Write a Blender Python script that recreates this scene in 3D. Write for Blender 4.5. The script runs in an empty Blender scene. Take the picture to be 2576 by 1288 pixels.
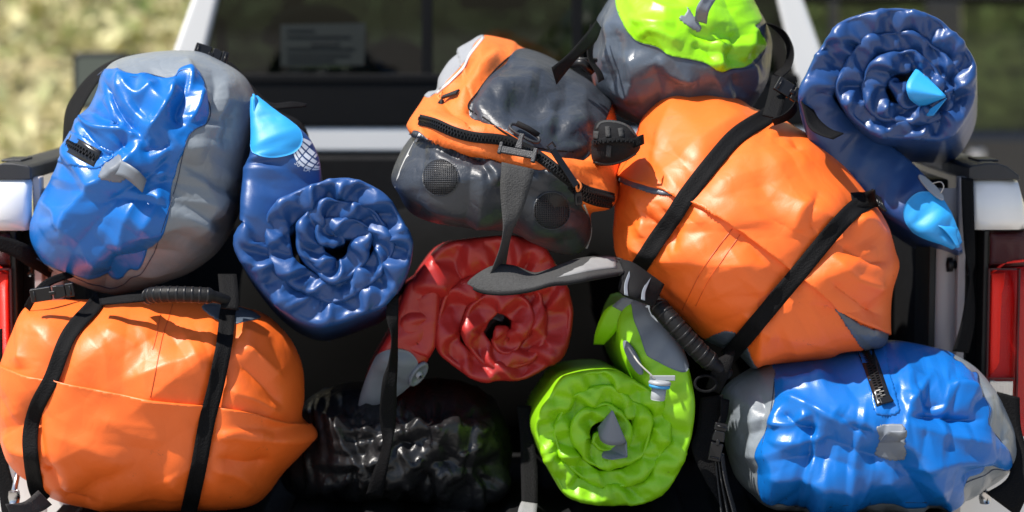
import bpy, math, random, os
import numpy as np
from mathutils import Vector, Matrix
from mathutils.geometry import delaunay_2d_cdt
from mathutils.bvhtree import BVHTree

SC = bpy.context.scene
COL = SC.collection
R = math.radians
random.seed(7)

# ------------------------------------------------------------------ camera
CAM_D, CAM_Z, PITCH = 3.5, 1.62, R(5.8)
F_PX = 1288 / math.tan(R(12.68))            # focal length in pixels of a 2576-wide picture
cam_data = bpy.data.cameras.new('camera')
cam = bpy.data.objects.new('camera', cam_data)
COL.objects.link(cam)
cam.location = (0, -CAM_D, CAM_Z)
cam.rotation_euler = (R(90) - PITCH, 0, 0)
cam_data.sensor_width = 36
cam_data.lens = 18 / math.tan(R(12.68))
cam_data.clip_start, cam_data.clip_end = 0.05, 3000
cam_data.dof.use_dof = True
cam_data.dof.focus_distance = 3.56
cam_data.dof.aperture_fstop = 2.5
cam_data.dof.aperture_blades = 9
SC.camera = cam

# ------------------------------------------------------------------ sky and sun
SUN_EL, SUN_AZ = R(60), R(242)               # azimuth clockwise from +Y: behind the camera, to its left
world = bpy.data.worlds.new('World')
SC.world = world
world.use_nodes = True
wn = world.node_tree.nodes
sky = wn.new('ShaderNodeTexSky')
sky.sky_type = 'NISHITA'
sky.sun_disc = False
sky.sun_elevation = SUN_EL
sky.sun_rotation = SUN_AZ
wn['Background'].inputs['Strength'].default_value = 0.10
world.node_tree.links.new(sky.outputs[0], wn['Background'].inputs['Color'])
sd = bpy.data.lights.new('sun', 'SUN')
sd.energy, sd.angle, sd.color = 5.0, R(0.53), (1.0, 0.95, 0.88)
sun = bpy.data.objects.new('sun', sd)
COL.objects.link(sun)
to_sun = Vector((math.sin(SUN_AZ) * math.cos(SUN_EL), math.cos(SUN_AZ) * math.cos(SUN_EL), math.sin(SUN_EL)))
sun.rotation_euler = (-to_sun).to_track_quat('-Z', 'Y').to_euler()
sun.location = to_sun * 30
SC.view_settings.view_transform = 'Standard'
SC.view_settings.look = 'None'
SC.view_settings.exposure = 0.6
SC.view_settings.gamma = 1.0
SC.cycles.use_denoising = True
SC.cycles.max_bounces = 10
SC.cycles.transparent_max_bounces = 16

# ------------------------------------------------------------------ projection helpers
CP, SP = math.cos(PITCH), math.sin(PITCH)
EYE = np.array([0.0, -CAM_D, CAM_Z])

def ray(px, py):
    a = (np.asarray(px, float) - 1288) / F_PX
    b = (644 - np.asarray(py, float)) / F_PX
    d = np.stack([a, CP + b * SP, -SP + b * CP], -1)
    return d / np.linalg.norm(d, axis=-1, keepdims=True)

def at(px, py, Y):
    """the point at depth Y (metres behind the tailgate edge) seen at that spot of the photograph"""
    d = ray(px, py)
    k = (np.asarray(Y, float) + CAM_D) / d[..., 1]
    return EYE + d * k[..., None]

def pts(lst, Y):
    a = np.array(lst, float)
    return at(a[:, 0], a[:, 1], Y)

# ------------------------------------------------------------------ numeric helpers
def noise3(p, seed=0):
    """gradient noise, vectorised; p is (n,3)"""
    p = np.asarray(p, float)
    i = np.floor(p).astype(np.int64)
    f = p - i
    u = f * f * f * (f * (f * 6 - 15) + 10)
    out = 0
    for dx in (0, 1):
        for dy in (0, 1):
            for dz in (0, 1):
                h = (i[:, 0] + dx) * 374761393 + (i[:, 1] + dy) * 668265263 + (i[:, 2] + dz) * 2147483647 + seed * 1274126177
                h = (h ^ (h >> 13)) * 1274126177
                h = h ^ (h >> 16)
                a = (h & 1023) / 1023 * 2 * np.pi
                b = ((h >> 10) & 1023) / 1023 * 2 - 1
                c = np.sqrt(1 - b * b)
                g = np.cos(a) * c * (f[:, 0] - dx) + np.sin(a) * c * (f[:, 1] - dy) + b * (f[:, 2] - dz)
                w = (u[:, 0] if dx else 1 - u[:, 0]) * (u[:, 1] if dy else 1 - u[:, 1]) * (u[:, 2] if dz else 1 - u[:, 2])
                out = out + g * w
    return out * 1.5

def spline(p, n=None, closed=False, step=None):
    """Catmull-Rom through the rows of p, resampled evenly"""
    p = np.asarray(p, float)
    k = len(p)
    idx = np.arange(k if closed else k - 1)
    t = np.linspace(0, 1, 17)[:-1]
    def g(j):
        return p[j % k] if closed else p[np.clip(j, 0, k - 1)]
    p0, p1, p2, p3 = g(idx - 1), g(idx), g(idx + 1), g(idx + 2)
    T = t[None, :, None]
    q = 0.5 * (2 * p1[:, None] + (p2 - p0)[:, None] * T + (2 * p0 - 5 * p1 + 4 * p2 - p3)[:, None] * T ** 2 + (3 * p1 - p0 - 3 * p2 + p3)[:, None] * T ** 3)
    q = q.reshape(-1, p.shape[1])
    q = np.vstack([q, p[0] if closed else p[-1]])
    m = min(3, p.shape[1])
    L = np.r_[0, np.cumsum(np.linalg.norm(np.diff(q[:, :m], axis=0), axis=1))]
    if n is None:
        n = max(4, int(round(L[-1] / step)) + (0 if closed else 1))
    s = np.linspace(0, L[-1], n + 1)[:-1] if closed else np.linspace(0, L[-1], n)
    return np.stack([np.interp(s, L, q[:, c]) for c in range(q.shape[1])], 1)

def inside(poly, p):
    x, y = p[:, 0], p[:, 1]
    r = np.zeros(len(p), bool)
    n = len(poly)
    for i in range(n):
        x1, y1 = poly[i]
        x2, y2 = poly[(i + 1) % n]
        if y1 == y2:
            continue
        c = ((y1 > y) != (y2 > y)) & (x < (x2 - x1) * (y - y1) / (y2 - y1) + x1)
        r ^= c
    return r

def seg_dist(p, line):
    """distance of 2D points to a polyline, and the fraction along it"""
    best = np.full(len(p), 1e9)
    frac = np.zeros(len(p))
    line = np.asarray(line, float)
    L = np.r_[0, np.cumsum(np.linalg.norm(np.diff(line, axis=0), axis=1))]
    for i in range(len(line) - 1):
        a, b = line[i], line[i + 1]
        ab = b - a
        t = np.clip(((p - a) @ ab) / max(ab @ ab, 1e-12), 0, 1)
        d = np.linalg.norm(p - a - t[:, None] * ab, axis=1)
        m = d < best
        best[m] = d[m]
        frac[m] = (L[i] + t[m] * (L[i + 1] - L[i])) / L[-1]
    return best, frac

def vnormals(x, tri):
    n = np.cross(x[tri[:, 1]] - x[tri[:, 0]], x[tri[:, 2]] - x[tri[:, 0]])
    out = np.zeros_like(x)
    for k in range(3):
        for c in range(3):
            out[:, c] += np.bincount(tri[:, k], n[:, c], len(x))
    return out / np.maximum(np.linalg.norm(out, axis=1, keepdims=True), 1e-12)

class Links:
    """distance links sorted by vertex, so that one reduceat sums what each vertex feels"""
    def __init__(self, n, pairs):
        i = np.r_[pairs[:, 0], pairs[:, 1]]
        j = np.r_[pairs[:, 1], pairs[:, 0]]
        e = np.r_[np.arange(len(pairs)), np.arange(len(pairs))]
        o = np.argsort(i, kind='stable')
        self.i, self.j, self.e = i[o], j[o], e[o]
        self.v, self.start, self.cnt = np.unique(self.i, return_index=True, return_counts=True)
        self.n = n
    def pull(self, x, L, k, acc, w):
        d = x[self.j] - x[self.i]
        l = np.sqrt(np.einsum('ij,ij->i', d, d)) + 1e-9
        c = (0.5 * k) * (l - L[self.e]) / l
        acc[self.v] += np.add.reduceat(d * c[:, None], self.start, axis=0)
        w[self.v] += self.cnt * k

def tri_pairs(tri):
    e = np.vstack([tri[:, [0, 1]], tri[:, [1, 2]], tri[:, [2, 0]]])
    opp = np.r_[tri[:, 2], tri[:, 0], tri[:, 1]]
    s = np.sort(e, 1)
    o = np.lexsort((s[:, 1], s[:, 0]))
    s, opp = s[o], opp[o]
    same = (s[1:] == s[:-1]).all(1)
    k = np.nonzero(same)[0]
    bend = np.stack([opp[k], opp[k + 1]], 1)
    return np.unique(s, axis=0), bend

def relax(x0, start, edges, bends, exc, its=220, ka=0.02, kb=0.25, free=None, beta=0.6, bexc=0.0):
    """cloth with a little too much fabric (exc, per edge) settling on a padded body x0: buckles into wrinkles"""
    n = len(x0)
    le, lb = Links(n, edges), Links(n, bends)
    Le = np.linalg.norm(x0[edges[:, 0]] - x0[edges[:, 1]], axis=1) * (1 + exc)
    Lb = np.linalg.norm(x0[bends[:, 0]] - x0[bends[:, 1]], axis=1) * (1 + bexc)
    ka = np.broadcast_to(np.asarray(ka, float), (n,))[:, None]
    x, xp = start.copy(), start.copy()
    for it in range(its):
        acc, w = np.zeros_like(x), np.zeros(n)
        le.pull(x, Le, 1.0, acc, w)
        lb.pull(x, Lb, kb, acc, w)
        step = 1.6 * acc / np.maximum(w, 1)[:, None] * 2 + ka * (x0 - x)
        if free is not None:
            step *= free
        new = x + step + beta * (x - xp) * (1 if free is None else free)
        xp, x = x, new
    return x

# ------------------------------------------------------------------ object helpers
def tag(o, label=None, cat=None, group=None, kind=None):
    for k, v in (('label', label), ('category', cat), ('group', group), ('kind', kind)):
        if v:
            o[k] = v
    return o

def thing(name, loc, label, cat, group=None):
    o = bpy.data.objects.new(name, None)
    o.empty_display_size = 0.05
    COL.objects.link(o)
    o.location = [float(c) for c in loc]
    return tag(o, label, cat, group)

def base_of(o):
    b = np.zeros(3)
    while o is not None:
        b += np.array(o.location)
        o = o.parent
    return b

def mesh(name, v, f, m, parent=None, smooth=True, bevel=0, solid=0, sub=0, kind=None, label=None):
    """one mesh object; v in world coordinates"""
    v = np.asarray(v, float)
    if parent is not None:
        v = v - base_of(parent)
    me = bpy.data.meshes.new(name)
    if isinstance(f, np.ndarray):
        f = f.tolist()
    me.from_pydata(v.tolist(), [], f)
    me.validate()
    me.materials.append(M[m] if isinstance(m, str) else m)
    if smooth:
        me.polygons.foreach_set('use_smooth', [True] * len(me.polygons))
    o = bpy.data.objects.new(name, me)
    COL.objects.link(o)
    o.parent = parent
    if bevel:
        b = o.modifiers.new('bevel', 'BEVEL')
        b.width, b.segments, b.limit_method, b.angle_limit = bevel, 2, 'ANGLE', R(40)
        b.harden_normals = True
    if solid:
        s = o.modifiers.new('solid', 'SOLIDIFY')
        s.thickness, s.offset = solid, 0
    if sub:
        s = o.modifiers.new('sub', 'SUBSURF')
        s.levels = s.render_levels = sub
    return tag(o, label, None, None, kind)

def grid_faces(a, b, closed_a=False, closed_b=False):
    f = []
    for i in range(a if closed_a else a - 1):
        for j in range(b if closed_b else b - 1):
            i2, j2 = (i + 1) % a, (j + 1) % b
            f.append((i * b + j, i2 * b + j, i2 * b + j2, i * b + j2))
    return f

class Geo:
    """collects boxes, tubes and prisms into one part"""
    def __init__(self):
        self.v, self.f = [], []
    def add(self, v, f):
        k = sum(len(a) for a in self.v)
        self.v.append(np.asarray(v, float))
        self.f += [tuple(i + k for i in q) for q in f]
        return self
    def box(self, c, s, rot=None):
        c, s = np.array(c, float), np.array(s, float) / 2
        v = np.array([[x, y, z] for x in (-1, 1) for y in (-1, 1) for z in (-1, 1)]) * s
        if rot is not None:
            v = v @ np.asarray(rot).T
        return self.add(v + c, [(0, 1, 3, 2), (4, 6, 7, 5), (0, 4, 5, 1), (2, 3, 7, 6), (0, 2, 6, 4), (1, 5, 7, 3)])
    def prism(self, poly, depth):
        """poly: (n,3) planar outline; swept by the vector depth"""
        p = np.asarray(poly, float)
        n = len(p)
        v = np.vstack([p, p + np.asarray(depth, float)])
        f = [tuple(range(n - 1, -1, -1)), tuple(range(n, 2 * n))] + [(i, (i + 1) % n, n + (i + 1) % n, n + i) for i in range(n)]
        return self.add(v, f)
    def tube(self, p, r, n=8, closed=False):
        p = np.asarray(p, float)
        r = np.broadcast_to(np.asarray(r, float), (len(p),))
        if closed:
            t = np.roll(p, -1, 0) - np.roll(p, 1, 0)
        else:
            t = np.gradient(p, axis=0)
        t /= np.linalg.norm(t, axis=1, keepdims=True) + 1e-12
        up = np.array([0.13, 0.31, 0.94])
        a = np.cross(t[0], up); a /= np.linalg.norm(a)
        rows = []
        for i in range(len(p)):
            a = a - t[i] * (a @ t[i]); a /= np.linalg.norm(a) + 1e-12
            b = np.cross(t[i], a)
            ph = np.arange(n) * 2 * np.pi / n
            rows.append(p[i] + r[i] * (np.cos(ph)[:, None] * a + np.sin(ph)[:, None] * b))
        f = grid_faces(len(p), n, closed, True)
        if not closed:
            f += [tuple(range(n)), tuple(range((len(p) - 1) * n, len(p) * n))[::-1]]
        return self.add(np.vstack(rows), f)
    def lathe(self, prof, frame, n=24):
        """prof: (radius, height) rows; frame: 4x4-like (origin,u,v,n)"""
        o, u, v, w = frame
        ph = np.arange(n) * 2 * np.pi / n
        rows = [o + r * (np.cos(ph)[:, None] * u + np.sin(ph)[:, None] * v) + h * w for r, h in prof]
        f = grid_faces(len(prof), n, False, True)
        f += [tuple(range(n))[::-1], tuple(range((len(prof) - 1) * n, len(prof) * n))]
        return self.add(np.vstack(rows), f)
    def build(self, name, m, parent=None, **k):
        return mesh(name, np.vstack(self.v), self.f, m, parent, **k)

# ------------------------------------------------------------------ materials
M = {}
def principled(name):
    m = bpy.data.materials.new(name)
    m.use_nodes = True
    M[name] = m
    return m, m.node_tree.nodes, m.node_tree.links, m.node_tree.nodes['Principled BSDF']

def plain(name, col, rough=0.5, metal=0.0, spec=0.5, bump=0.0, bscale=200.0, vary=0.12, vscale=8.0, coat=0.0, dirt=0.0, dirtcol=(0.05, 0.04, 0.03), dscale=14.0, rvar=0.08, sheen=0.0, scuff=0.0, scuffcol=(0.08, 0.03, 0.015), crinkle=0.0, cscale=16.0):
    m, n, l, p = principled(name)
    tc = n.new('ShaderNodeTexCoord')
    ns = n.new('ShaderNodeTexNoise')
    ns.inputs['Scale'].default_value, ns.inputs['Detail'].default_value = vscale, 5
    l.new(tc.outputs['Object'], ns.inputs['Vector'])
    mx = n.new('ShaderNodeMix'); mx.data_type = 'RGBA'
    mx.inputs['A'].default_value = (*[c * (1 - vary) for c in col], 1)
    mx.inputs['B'].default_value = (*[min(1, c * (1 + vary)) for c in col], 1)
    l.new(ns.outputs['Fac'], mx.inputs['Factor'])
    out = mx.outputs['Result']
    if dirt:
        d = n.new('ShaderNodeTexNoise')
        d.inputs['Scale'].default_value, d.inputs['Detail'].default_value, d.inputs['Roughness'].default_value = dscale, 9, 0.72
        l.new(tc.outputs['Object'], d.inputs['Vector'])
        rp = n.new('ShaderNodeMapRange')
        rp.inputs['From Min'].default_value, rp.inputs['From Max'].default_value = 0.58, 0.72
        rp.inputs['To Max'].default_value = dirt
        l.new(d.outputs['Fac'], rp.inputs['Value'])
        m2 = n.new('ShaderNodeMix'); m2.data_type = 'RGBA'
        m2.inputs['B'].default_value = (*dirtcol, 1)
        l.new(out, m2.inputs['A']); l.new(rp.outputs['Result'], m2.inputs['Factor'])
        out = m2.outputs['Result']
    if scuff:
        a = n.new('ShaderNodeTexNoise'); a.inputs['Scale'].default_value, a.inputs['Detail'].default_value, a.inputs['Roughness'].default_value = 26, 10, 0.8
        b = n.new('ShaderNodeTexNoise'); b.inputs['Scale'].default_value, b.inputs['Detail'].default_value = 4.5, 2
        l.new(tc.outputs['Object'], a.inputs['Vector']); l.new(tc.outputs['Object'], b.inputs['Vector'])
        ra = n.new('ShaderNodeMapRange'); ra.inputs['From Min'].default_value, ra.inputs['From Max'].default_value = 0.60, 0.68
        rb = n.new('ShaderNodeMapRange'); rb.inputs['From Min'].default_value, rb.inputs['From Max'].default_value, rb.inputs['To Max'].default_value = 0.50, 0.62, scuff
        l.new(a.outputs['Fac'], ra.inputs['Value']); l.new(b.outputs['Fac'], rb.inputs['Value'])
        mu = n.new('ShaderNodeMath'); mu.operation = 'MULTIPLY'
        l.new(ra.outputs['Result'], mu.inputs[0]); l.new(rb.outputs['Result'], mu.inputs[1])
        m3 = n.new('ShaderNodeMix'); m3.data_type = 'RGBA'; m3.inputs['B'].default_value = (*scuffcol, 1)
        l.new(out, m3.inputs['A']); l.new(mu.outputs[0], m3.inputs['Factor'])
        out = m3.outputs['Result']
    l.new(out, p.inputs['Base Color'])
    rr = n.new('ShaderNodeMapRange')
    rr.inputs['To Min'].default_value, rr.inputs['To Max'].default_value = max(0.02, rough - rvar), rough + rvar
    n2 = n.new('ShaderNodeTexNoise'); n2.inputs['Scale'].default_value = vscale * 3; n2.inputs['Detail'].default_value = 6
    l.new(tc.outputs['Object'], n2.inputs['Vector'])
    l.new(n2.outputs['Fac'], rr.inputs['Value']); l.new(rr.outputs['Result'], p.inputs['Roughness'])
    p.inputs['Metallic'].default_value = metal
    p.inputs['Specular IOR Level'].default_value = spec
    p.inputs['Coat Weight'].default_value = coat
    p.inputs['Coat Roughness'].default_value = 0.05
    if sheen:
        p.inputs['Sheen Weight'].default_value = sheen
    nrm = None
    if crinkle:
        h = None
        for k, (sc, wt) in enumerate(((cscale, 1.0), (cscale * 2.3, 0.45))):
            q = n.new('ShaderNodeTexNoise'); q.inputs['Scale'].default_value = sc; q.inputs['Detail'].default_value = 1.0; q.inputs['Distortion'].default_value = 0.6
            l.new(tc.outputs['Object'], q.inputs['Vector'])
            su = n.new('ShaderNodeMath'); su.operation = 'SUBTRACT'; su.inputs[1].default_value = 0.5
            ab = n.new('ShaderNodeMath'); ab.operation = 'ABSOLUTE'
            mu = n.new('ShaderNodeMath'); mu.operation = 'MULTIPLY'; mu.inputs[1].default_value = wt
            l.new(q.outputs['Fac'], su.inputs[0]); l.new(su.outputs[0], ab.inputs[0]); l.new(ab.outputs[0], mu.inputs[0])
            if h is None:
                h = mu.outputs[0]
            else:
                ad = n.new('ShaderNodeMath'); ad.operation = 'ADD'
                l.new(h, ad.inputs[0]); l.new(mu.outputs[0], ad.inputs[1]); h = ad.outputs[0]
        cb = n.new('ShaderNodeBump'); cb.inputs['Strength'].default_value = crinkle; cb.inputs['Distance'].default_value = 0.012
        l.new(h, cb.inputs['Height']); nrm = cb.outputs['Normal']
    if bump:
        b = n.new('ShaderNodeBump')
        b.inputs['Strength'].default_value, b.inputs['Distance'].default_value = bump, 0.002
        n3 = n.new('ShaderNodeTexNoise'); n3.inputs['Scale'].default_value = bscale; n3.inputs['Detail'].default_value = 4
        l.new(tc.outputs['Object'], n3.inputs['Vector'])
        l.new(n3.outputs['Fac'], b.inputs['Height'])
        if nrm is not None:
            l.new(nrm, b.inputs['Normal'])
        nrm = b.outputs['Normal']
    if nrm is not None:
        l.new(nrm, p.inputs['Normal'])
    return m
# ------------------------------------------------------------------ soft goods: stuffed bags, rolled pads, webbing
def project(p):
    d = np.asarray(p, float) - EYE
    fwd = d[..., 1] * CP - d[..., 2] * SP
    up = d[..., 1] * SP + d[..., 2] * CP
    return np.stack([1288 + F_PX * d[..., 0] / fwd, 644 - F_PX * up / fwd], -1)

class Surf:
    """a settled cloth surface: x vertices, tri faces, px the spot of each vertex in the photograph's frame before settling"""
    def __init__(self, x, tri, px):
        self.x, self.tri, self.px = x, tri, px
        self.n = vnormals(x, tri)
        self.bvh = BVHTree.FromPolygons(x.tolist(), tri.tolist())
    def patch(self, name, poly, m, parent, lift=0.0012, puff=None, smooth_poly=True, sel=None, **k):
        """a piece of fabric lying on this surface, bounded by a polygon given in picture coordinates"""
        if sel is None:
            poly = spline(poly, closed=True, step=6) if smooth_poly else np.array(poly, float)
            sel = inside(poly, self.px[self.tri].mean(1))
        t = self.tri[sel]
        used = np.unique(t)
        idx = -np.ones(len(self.x), int); idx[used] = np.arange(len(used))
        up = self.x[used] + self.n[used] * lift
        if puff is not None:
            up = up + self.n[used] * puff(self.px[used])[:, None]
        t2 = idx[t]
        e = np.vstack([t2[:, [0, 1]], t2[:, [1, 2]], t2[:, [2, 0]]])
        key = np.sort(e, 1)
        _, inv, cnt = np.unique(key, axis=0, return_inverse=True, return_counts=True)
        rim = e[cnt[inv.ravel()] == 1]
        ring = np.unique(rim)
        low = self.x[used[ring]] - self.n[used[ring]] * 0.0015
        ri = -np.ones(len(used), int); ri[ring] = np.arange(len(ring)) + len(used)
        skirt = [(b, a, ri[a], ri[b]) for a, b in rim]
        o = mesh(name, np.vstack([up, low]), t2.tolist() + [tuple(int(i) for i in q) for q in skirt], m, parent, **k)
        return o

def hit(surfs, px, py):
    d = ray(px, py)
    best = None
    for s in surfs:
        r = s.bvh.ray_cast(Vector(EYE), Vector(d))
        if r[0] is not None and (best is None or r[3] < best[1]):
            best = (np.array(r[0]), r[3], np.array(r[1]))
    return best, d

def frame_at(surfs, px, py, lift=0.0, ang=0.0):
    """origin, right, up, out on a surface, turned by ang degrees anticlockwise as seen"""
    b, d = hit(surfs, px, py)
    if b is None:
        o, w = at(px, py, 0.1), np.array([0, -1.0, 0])
    else:
        o, w = b[0], b[2]
        if w @ d > 0:
            w = -w
    u = np.array([1.0, 0, 0]); u -= w * (u @ w); u /= np.linalg.norm(u)
    v = np.cross(w, u)
    if v[2] < 0:
        v = -v
    a = R(ang)
    u, v = u * math.cos(a) + v * math.sin(a), v * math.cos(a) - u * math.sin(a)
    return o + w * lift, u, v, w

def loc(fr, p):
    p = np.asarray(p, float)
    o, u, v, w = fr
    return o + p[..., 0:1] * u + p[..., 1:2] * v + p[..., 2:3] * w

def make_bag(outline, center, Y, T, Tb=None, n=2.4, m=2.0, sp=0.0035, cuts=(), folds=(), lumps=((5, .012),), crum=(26, .004), exc=0.02, ka=0.02, kb=0.25, its=200, seed=1, shape=None, exc_fn=None, stretch=(1, 1, 1), csp=0.016, fexc=0.7, fits=18, sharp=False, creases=(), fkb=.10):
    P = 1.5
    Yo = Y - 0.3 * T
    pl = pts(outline, Yo)[:, [0, 2]]
    B = spline(pl, closed=True, step=0.003)
    C = at(center[0], center[1], Y - T)[[0, 2]]
    th = np.arctan2(B[:, 1] - C[1], B[:, 0] - C[0])
    rr = np.hypot(B[:, 0] - C[0], B[:, 1] - C[1])
    o = np.argsort(th)
    th, rr = th[o], rr[o]
    th, rr = np.r_[th - 2 * np.pi, th, th + 2 * np.pi], np.r_[rr, rr, rr]
    def Rad(q):
        return np.interp(np.arctan2(q[:, 1] - C[1], q[:, 0] - C[0]), th, rr)
    def to_param(q):
        d = q - C
        r = np.hypot(d[:, 0], d[:, 1]) + 1e-9
        Rq = Rad(q)
        rho = np.minimum(r / Rq, 1)
        t = 1 - (1 - rho) ** (1 / P)
        return C + d / r[:, None] * (t * P * Rq)[:, None], rho
    # constraint lines, given in picture coordinates
    cv, ce = [], []
    for c in cuts:
        c = np.array(c, float)
        closed = np.allclose(c[0], c[-1])
        q = spline(c[:-1] if closed else c, closed=closed, step=5.0)
        if closed:
            q = np.vstack([q, q[0]])
        yd = np.full(len(q), Y - T * 0.8)
        for _ in range(6):
            q3 = at(q[:, 0], q[:, 1], yd)[:, [0, 2]]
            qp, rho = to_param(q3)
            yd = Y - T * np.maximum(1 - rho ** n, 0) ** (1 / m) + (shape(q) if shape else 0)
        # resample evenly in the parameter plane
        L = np.r_[0, np.cumsum(np.linalg.norm(np.diff(qp, axis=0), axis=1))]
        k = max(3, int(L[-1] / (sp * 0.8)))
        s = np.linspace(0, L[-1], k)
        qp = np.stack([np.interp(s, L, qp[:, i]) for i in (0, 1)], 1)
        rh = np.interp(s, L, rho)
        if closed:
            qp, rh = qp[:-1], rh[:-1]
        k0 = len(cv)
        cv += qp.tolist()
        m_ = len(qp)
        for i in range(m_ if closed else m_ - 1):
            j = (i + 1) % m_
            if rh[i] < 0.985 and rh[j] < 0.985:
                ce.append((k0 + i, k0 + j))
    used = sorted({i for e in ce for i in e})
    remap = {i: k for k, i in enumerate(used)}
    cv = np.array([cv[i] for i in used]) if used else np.zeros((0, 2))
    ce = [(remap[a], remap[b]) for a, b in ce]
    def build(sp, cv, ce):
        dom = spline(C + P * (B - C), closed=True, step=sp)
        lo, hi = dom.min(0), dom.max(0)
        gx, gy = np.meshgrid(np.arange(lo[0], hi[0], sp), np.arange(lo[1], hi[1], sp * 0.866))
        gx = gx + (np.arange(gx.shape[0]) % 2)[:, None] * sp * 0.5
        g = np.stack([gx.ravel(), gy.ravel()], 1)
        rs = np.random.RandomState(seed)
        g += rs.uniform(-.13, .13, g.shape) * sp
        Rg = Rad(g)
        g = g[np.hypot(*(g - C).T) < P * Rg - sp * 0.45]
        if len(cv):
            keep = np.ones(len(g), bool)
            for k in range(0, len(cv), 64):
                d = np.hypot(g[:, None, 0] - cv[None, k:k + 64, 0], g[:, None, 1] - cv[None, k:k + 64, 1]).min(1)
                keep &= d > sp * 0.55
            g = g[keep]
        nd = len(dom)
        allv = np.vstack([dom, cv, g]) if len(cv) else np.vstack([dom, g])
        edges = [(i, (i + 1) % nd) for i in range(nd)] + [(a + nd, b + nd) for a, b in ce]
        res = delaunay_2d_cdt([Vector(v) for v in allv.tolist()], edges, [], 1, 1e-7)
        q = np.array([tuple(v) for v in res[0]])
        tri = np.array([f for f in res[2] if len(f) == 3])
        a = q[tri]
        ar = np.cross(a[:, 1] - a[:, 0], a[:, 2] - a[:, 0])
        tri[ar < 0] = tri[ar < 0][:, ::-1]
        # lift the plane into a stuffed body
        d = q - C
        r = np.hypot(d[:, 0], d[:, 1]) + 1e-12
        Rq = Rad(q)
        t = np.minimum(r / (P * Rq), 1)
        rim = t > 0.9985
        t[rim] = 1
        S = 1 - (1 - t) ** P
        P2 = C + d / r[:, None] * (S * Rq)[:, None]
        hgt = (1 - S ** n) ** (1 / m)
        px = project(np.stack([P2[:, 0], Y - T * hgt, P2[:, 1]], 1))
        ymid = np.full(len(q), float(Y)) + (shape(px) if shape else 0)
        x0 = np.stack([P2[:, 0], ymid - T * hgt, P2[:, 1]], 1)
        px = project(x0)
        nrm = vnormals(x0, tri)
        if (nrm[:, 1] * hgt).sum() > 0:
            tri = tri[:, ::-1]
            nrm = -nrm
        fade = np.clip((1 - S) * 6, 0.0, 1)
        disp = np.zeros(len(q))
        for sc, am in lumps:
            disp += noise3(x0 * sc, seed) * am
        for fd in folds:
            line, am, wd = fd[0], fd[1], fd[2]
            mode = fd[3] if len(fd) > 3 else 'g'
            dd, fr = seg_dist(px, spline(line, step=12) if len(line) > 2 else line)
            prof = np.exp(-(np.sqrt(dd * dd + 9) - 3) / wd) if mode == 's' or (sharp and mode == 'g') else np.exp(-(dd / wd) ** 2)
            tap = np.clip(np.minimum(fr, 1 - fr) * 5, 0, 1) if mode != 'c' else 1
            disp += am * prof * tap
        for ci, (am, gap, nd_) in enumerate(creases):
            rc = np.random.RandomState(seed + 70 + ci)
            for d_ in range(nd_):
                an = rc.uniform(0, np.pi)
                p3 = np.stack([P2[:, 0], P2[:, 1], np.zeros(len(q)) + d_ * 3.7], 1)
                u_ = P2 @ np.array([math.cos(an), math.sin(an)]) + .022 * noise3(p3 * 5, seed + d_)
                kn_ = np.cumsum(rc.uniform(.35, 1.5, 120)) * gap + u_.min() - gap
                hv = rc.uniform(.15, 1, 120) * np.where(np.arange(120) % 2, 1, -1)
                mk = np.clip(noise3(p3 * 6.5 + 11, seed + 5 + d_) * 1.6 + .30, 0, .9)
                disp += am * np.interp(u_, kn_, hv) * mk
        x0 = x0 + nrm * (disp * fade)[:, None]
        edges, bends = tri_pairs(tri)
        free = np.ones((len(q), 3)); free[rim, 1] = 0
        ex = np.full(len(edges), exc)
        if exc_fn is not None:
            ex = ex * exc_fn(px[edges].mean(1))
        return q, tri, px, x0, vnormals(x0, tri), rim, ymid, fade, edges, bends, free, ex
    # first settle a coarse sheet: it buckles into broad folds
    q, tri, px, x0, nrm, rim, ymid, fade, edges, bends, free, ex = build(csp, np.zeros((0, 2)), [])
    sc, am = crum
    z = np.abs(noise3(x0 * sc * np.array(stretch), seed + 5)) + 0.5 * np.abs(noise3(x0 * sc * 2.1 * np.array(stretch), seed + 9))
    start = x0 + nrm * ((0.45 - z) * 2 * am * fade)[:, None]
    xc = relax(x0, start, edges, bends, ex, its, ka, kb, free, bexc=exc * 0.5)
    qc, dc = q, xc - x0
    # then a fine sheet that starts from those folds and sharpens them
    q, tri, px, x0, nrm, rim, ymid, fade, edges, bends, free, ex = build(sp, cv, ce)
    D = np.zeros_like(x0)
    sig = csp * 0.5
    for k in range(0, len(q), 1500):
        w = np.exp(-((q[k:k + 1500, None] - qc[None]) ** 2).sum(2) / (2 * sig * sig))
        D[k:k + 1500] = (w @ dc) / (w.sum(1)[:, None] + 1e-12)
    D[rim, 1] = 0
    start = x0 + D * 1.25
    x = relax(x0, start, edges, bends, ex * fexc, fits, ka * 0.3, fkb, free, bexc=exc * 0.3)
    s = Surf(x, tri, px)
    s.rim, s.base, s.ymid = rim, x0, ymid
    s.Tb = (T if Tb is None else Tb) / T
    return s

def bag_body(s, name, m, parent, **k):
    """front of the settled surface plus its mirrored back, closed along the rim"""
    nv = len(s.x)
    back = s.x.copy()
    back[:, 1] = s.ymid + (s.ymid - s.x[:, 1]) * s.Tb
    ib = np.arange(nv) + nv
    ib[s.rim] = np.nonzero(s.rim)[0]
    v = np.vstack([s.x, back])
    f = np.vstack([s.tri, ib[s.tri][:, ::-1]])
    used = np.unique(f)
    re = -np.ones(len(v), int); re[used] = np.arange(len(used))
    return mesh(name, v[used], re[f], m, parent, **k)

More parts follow.
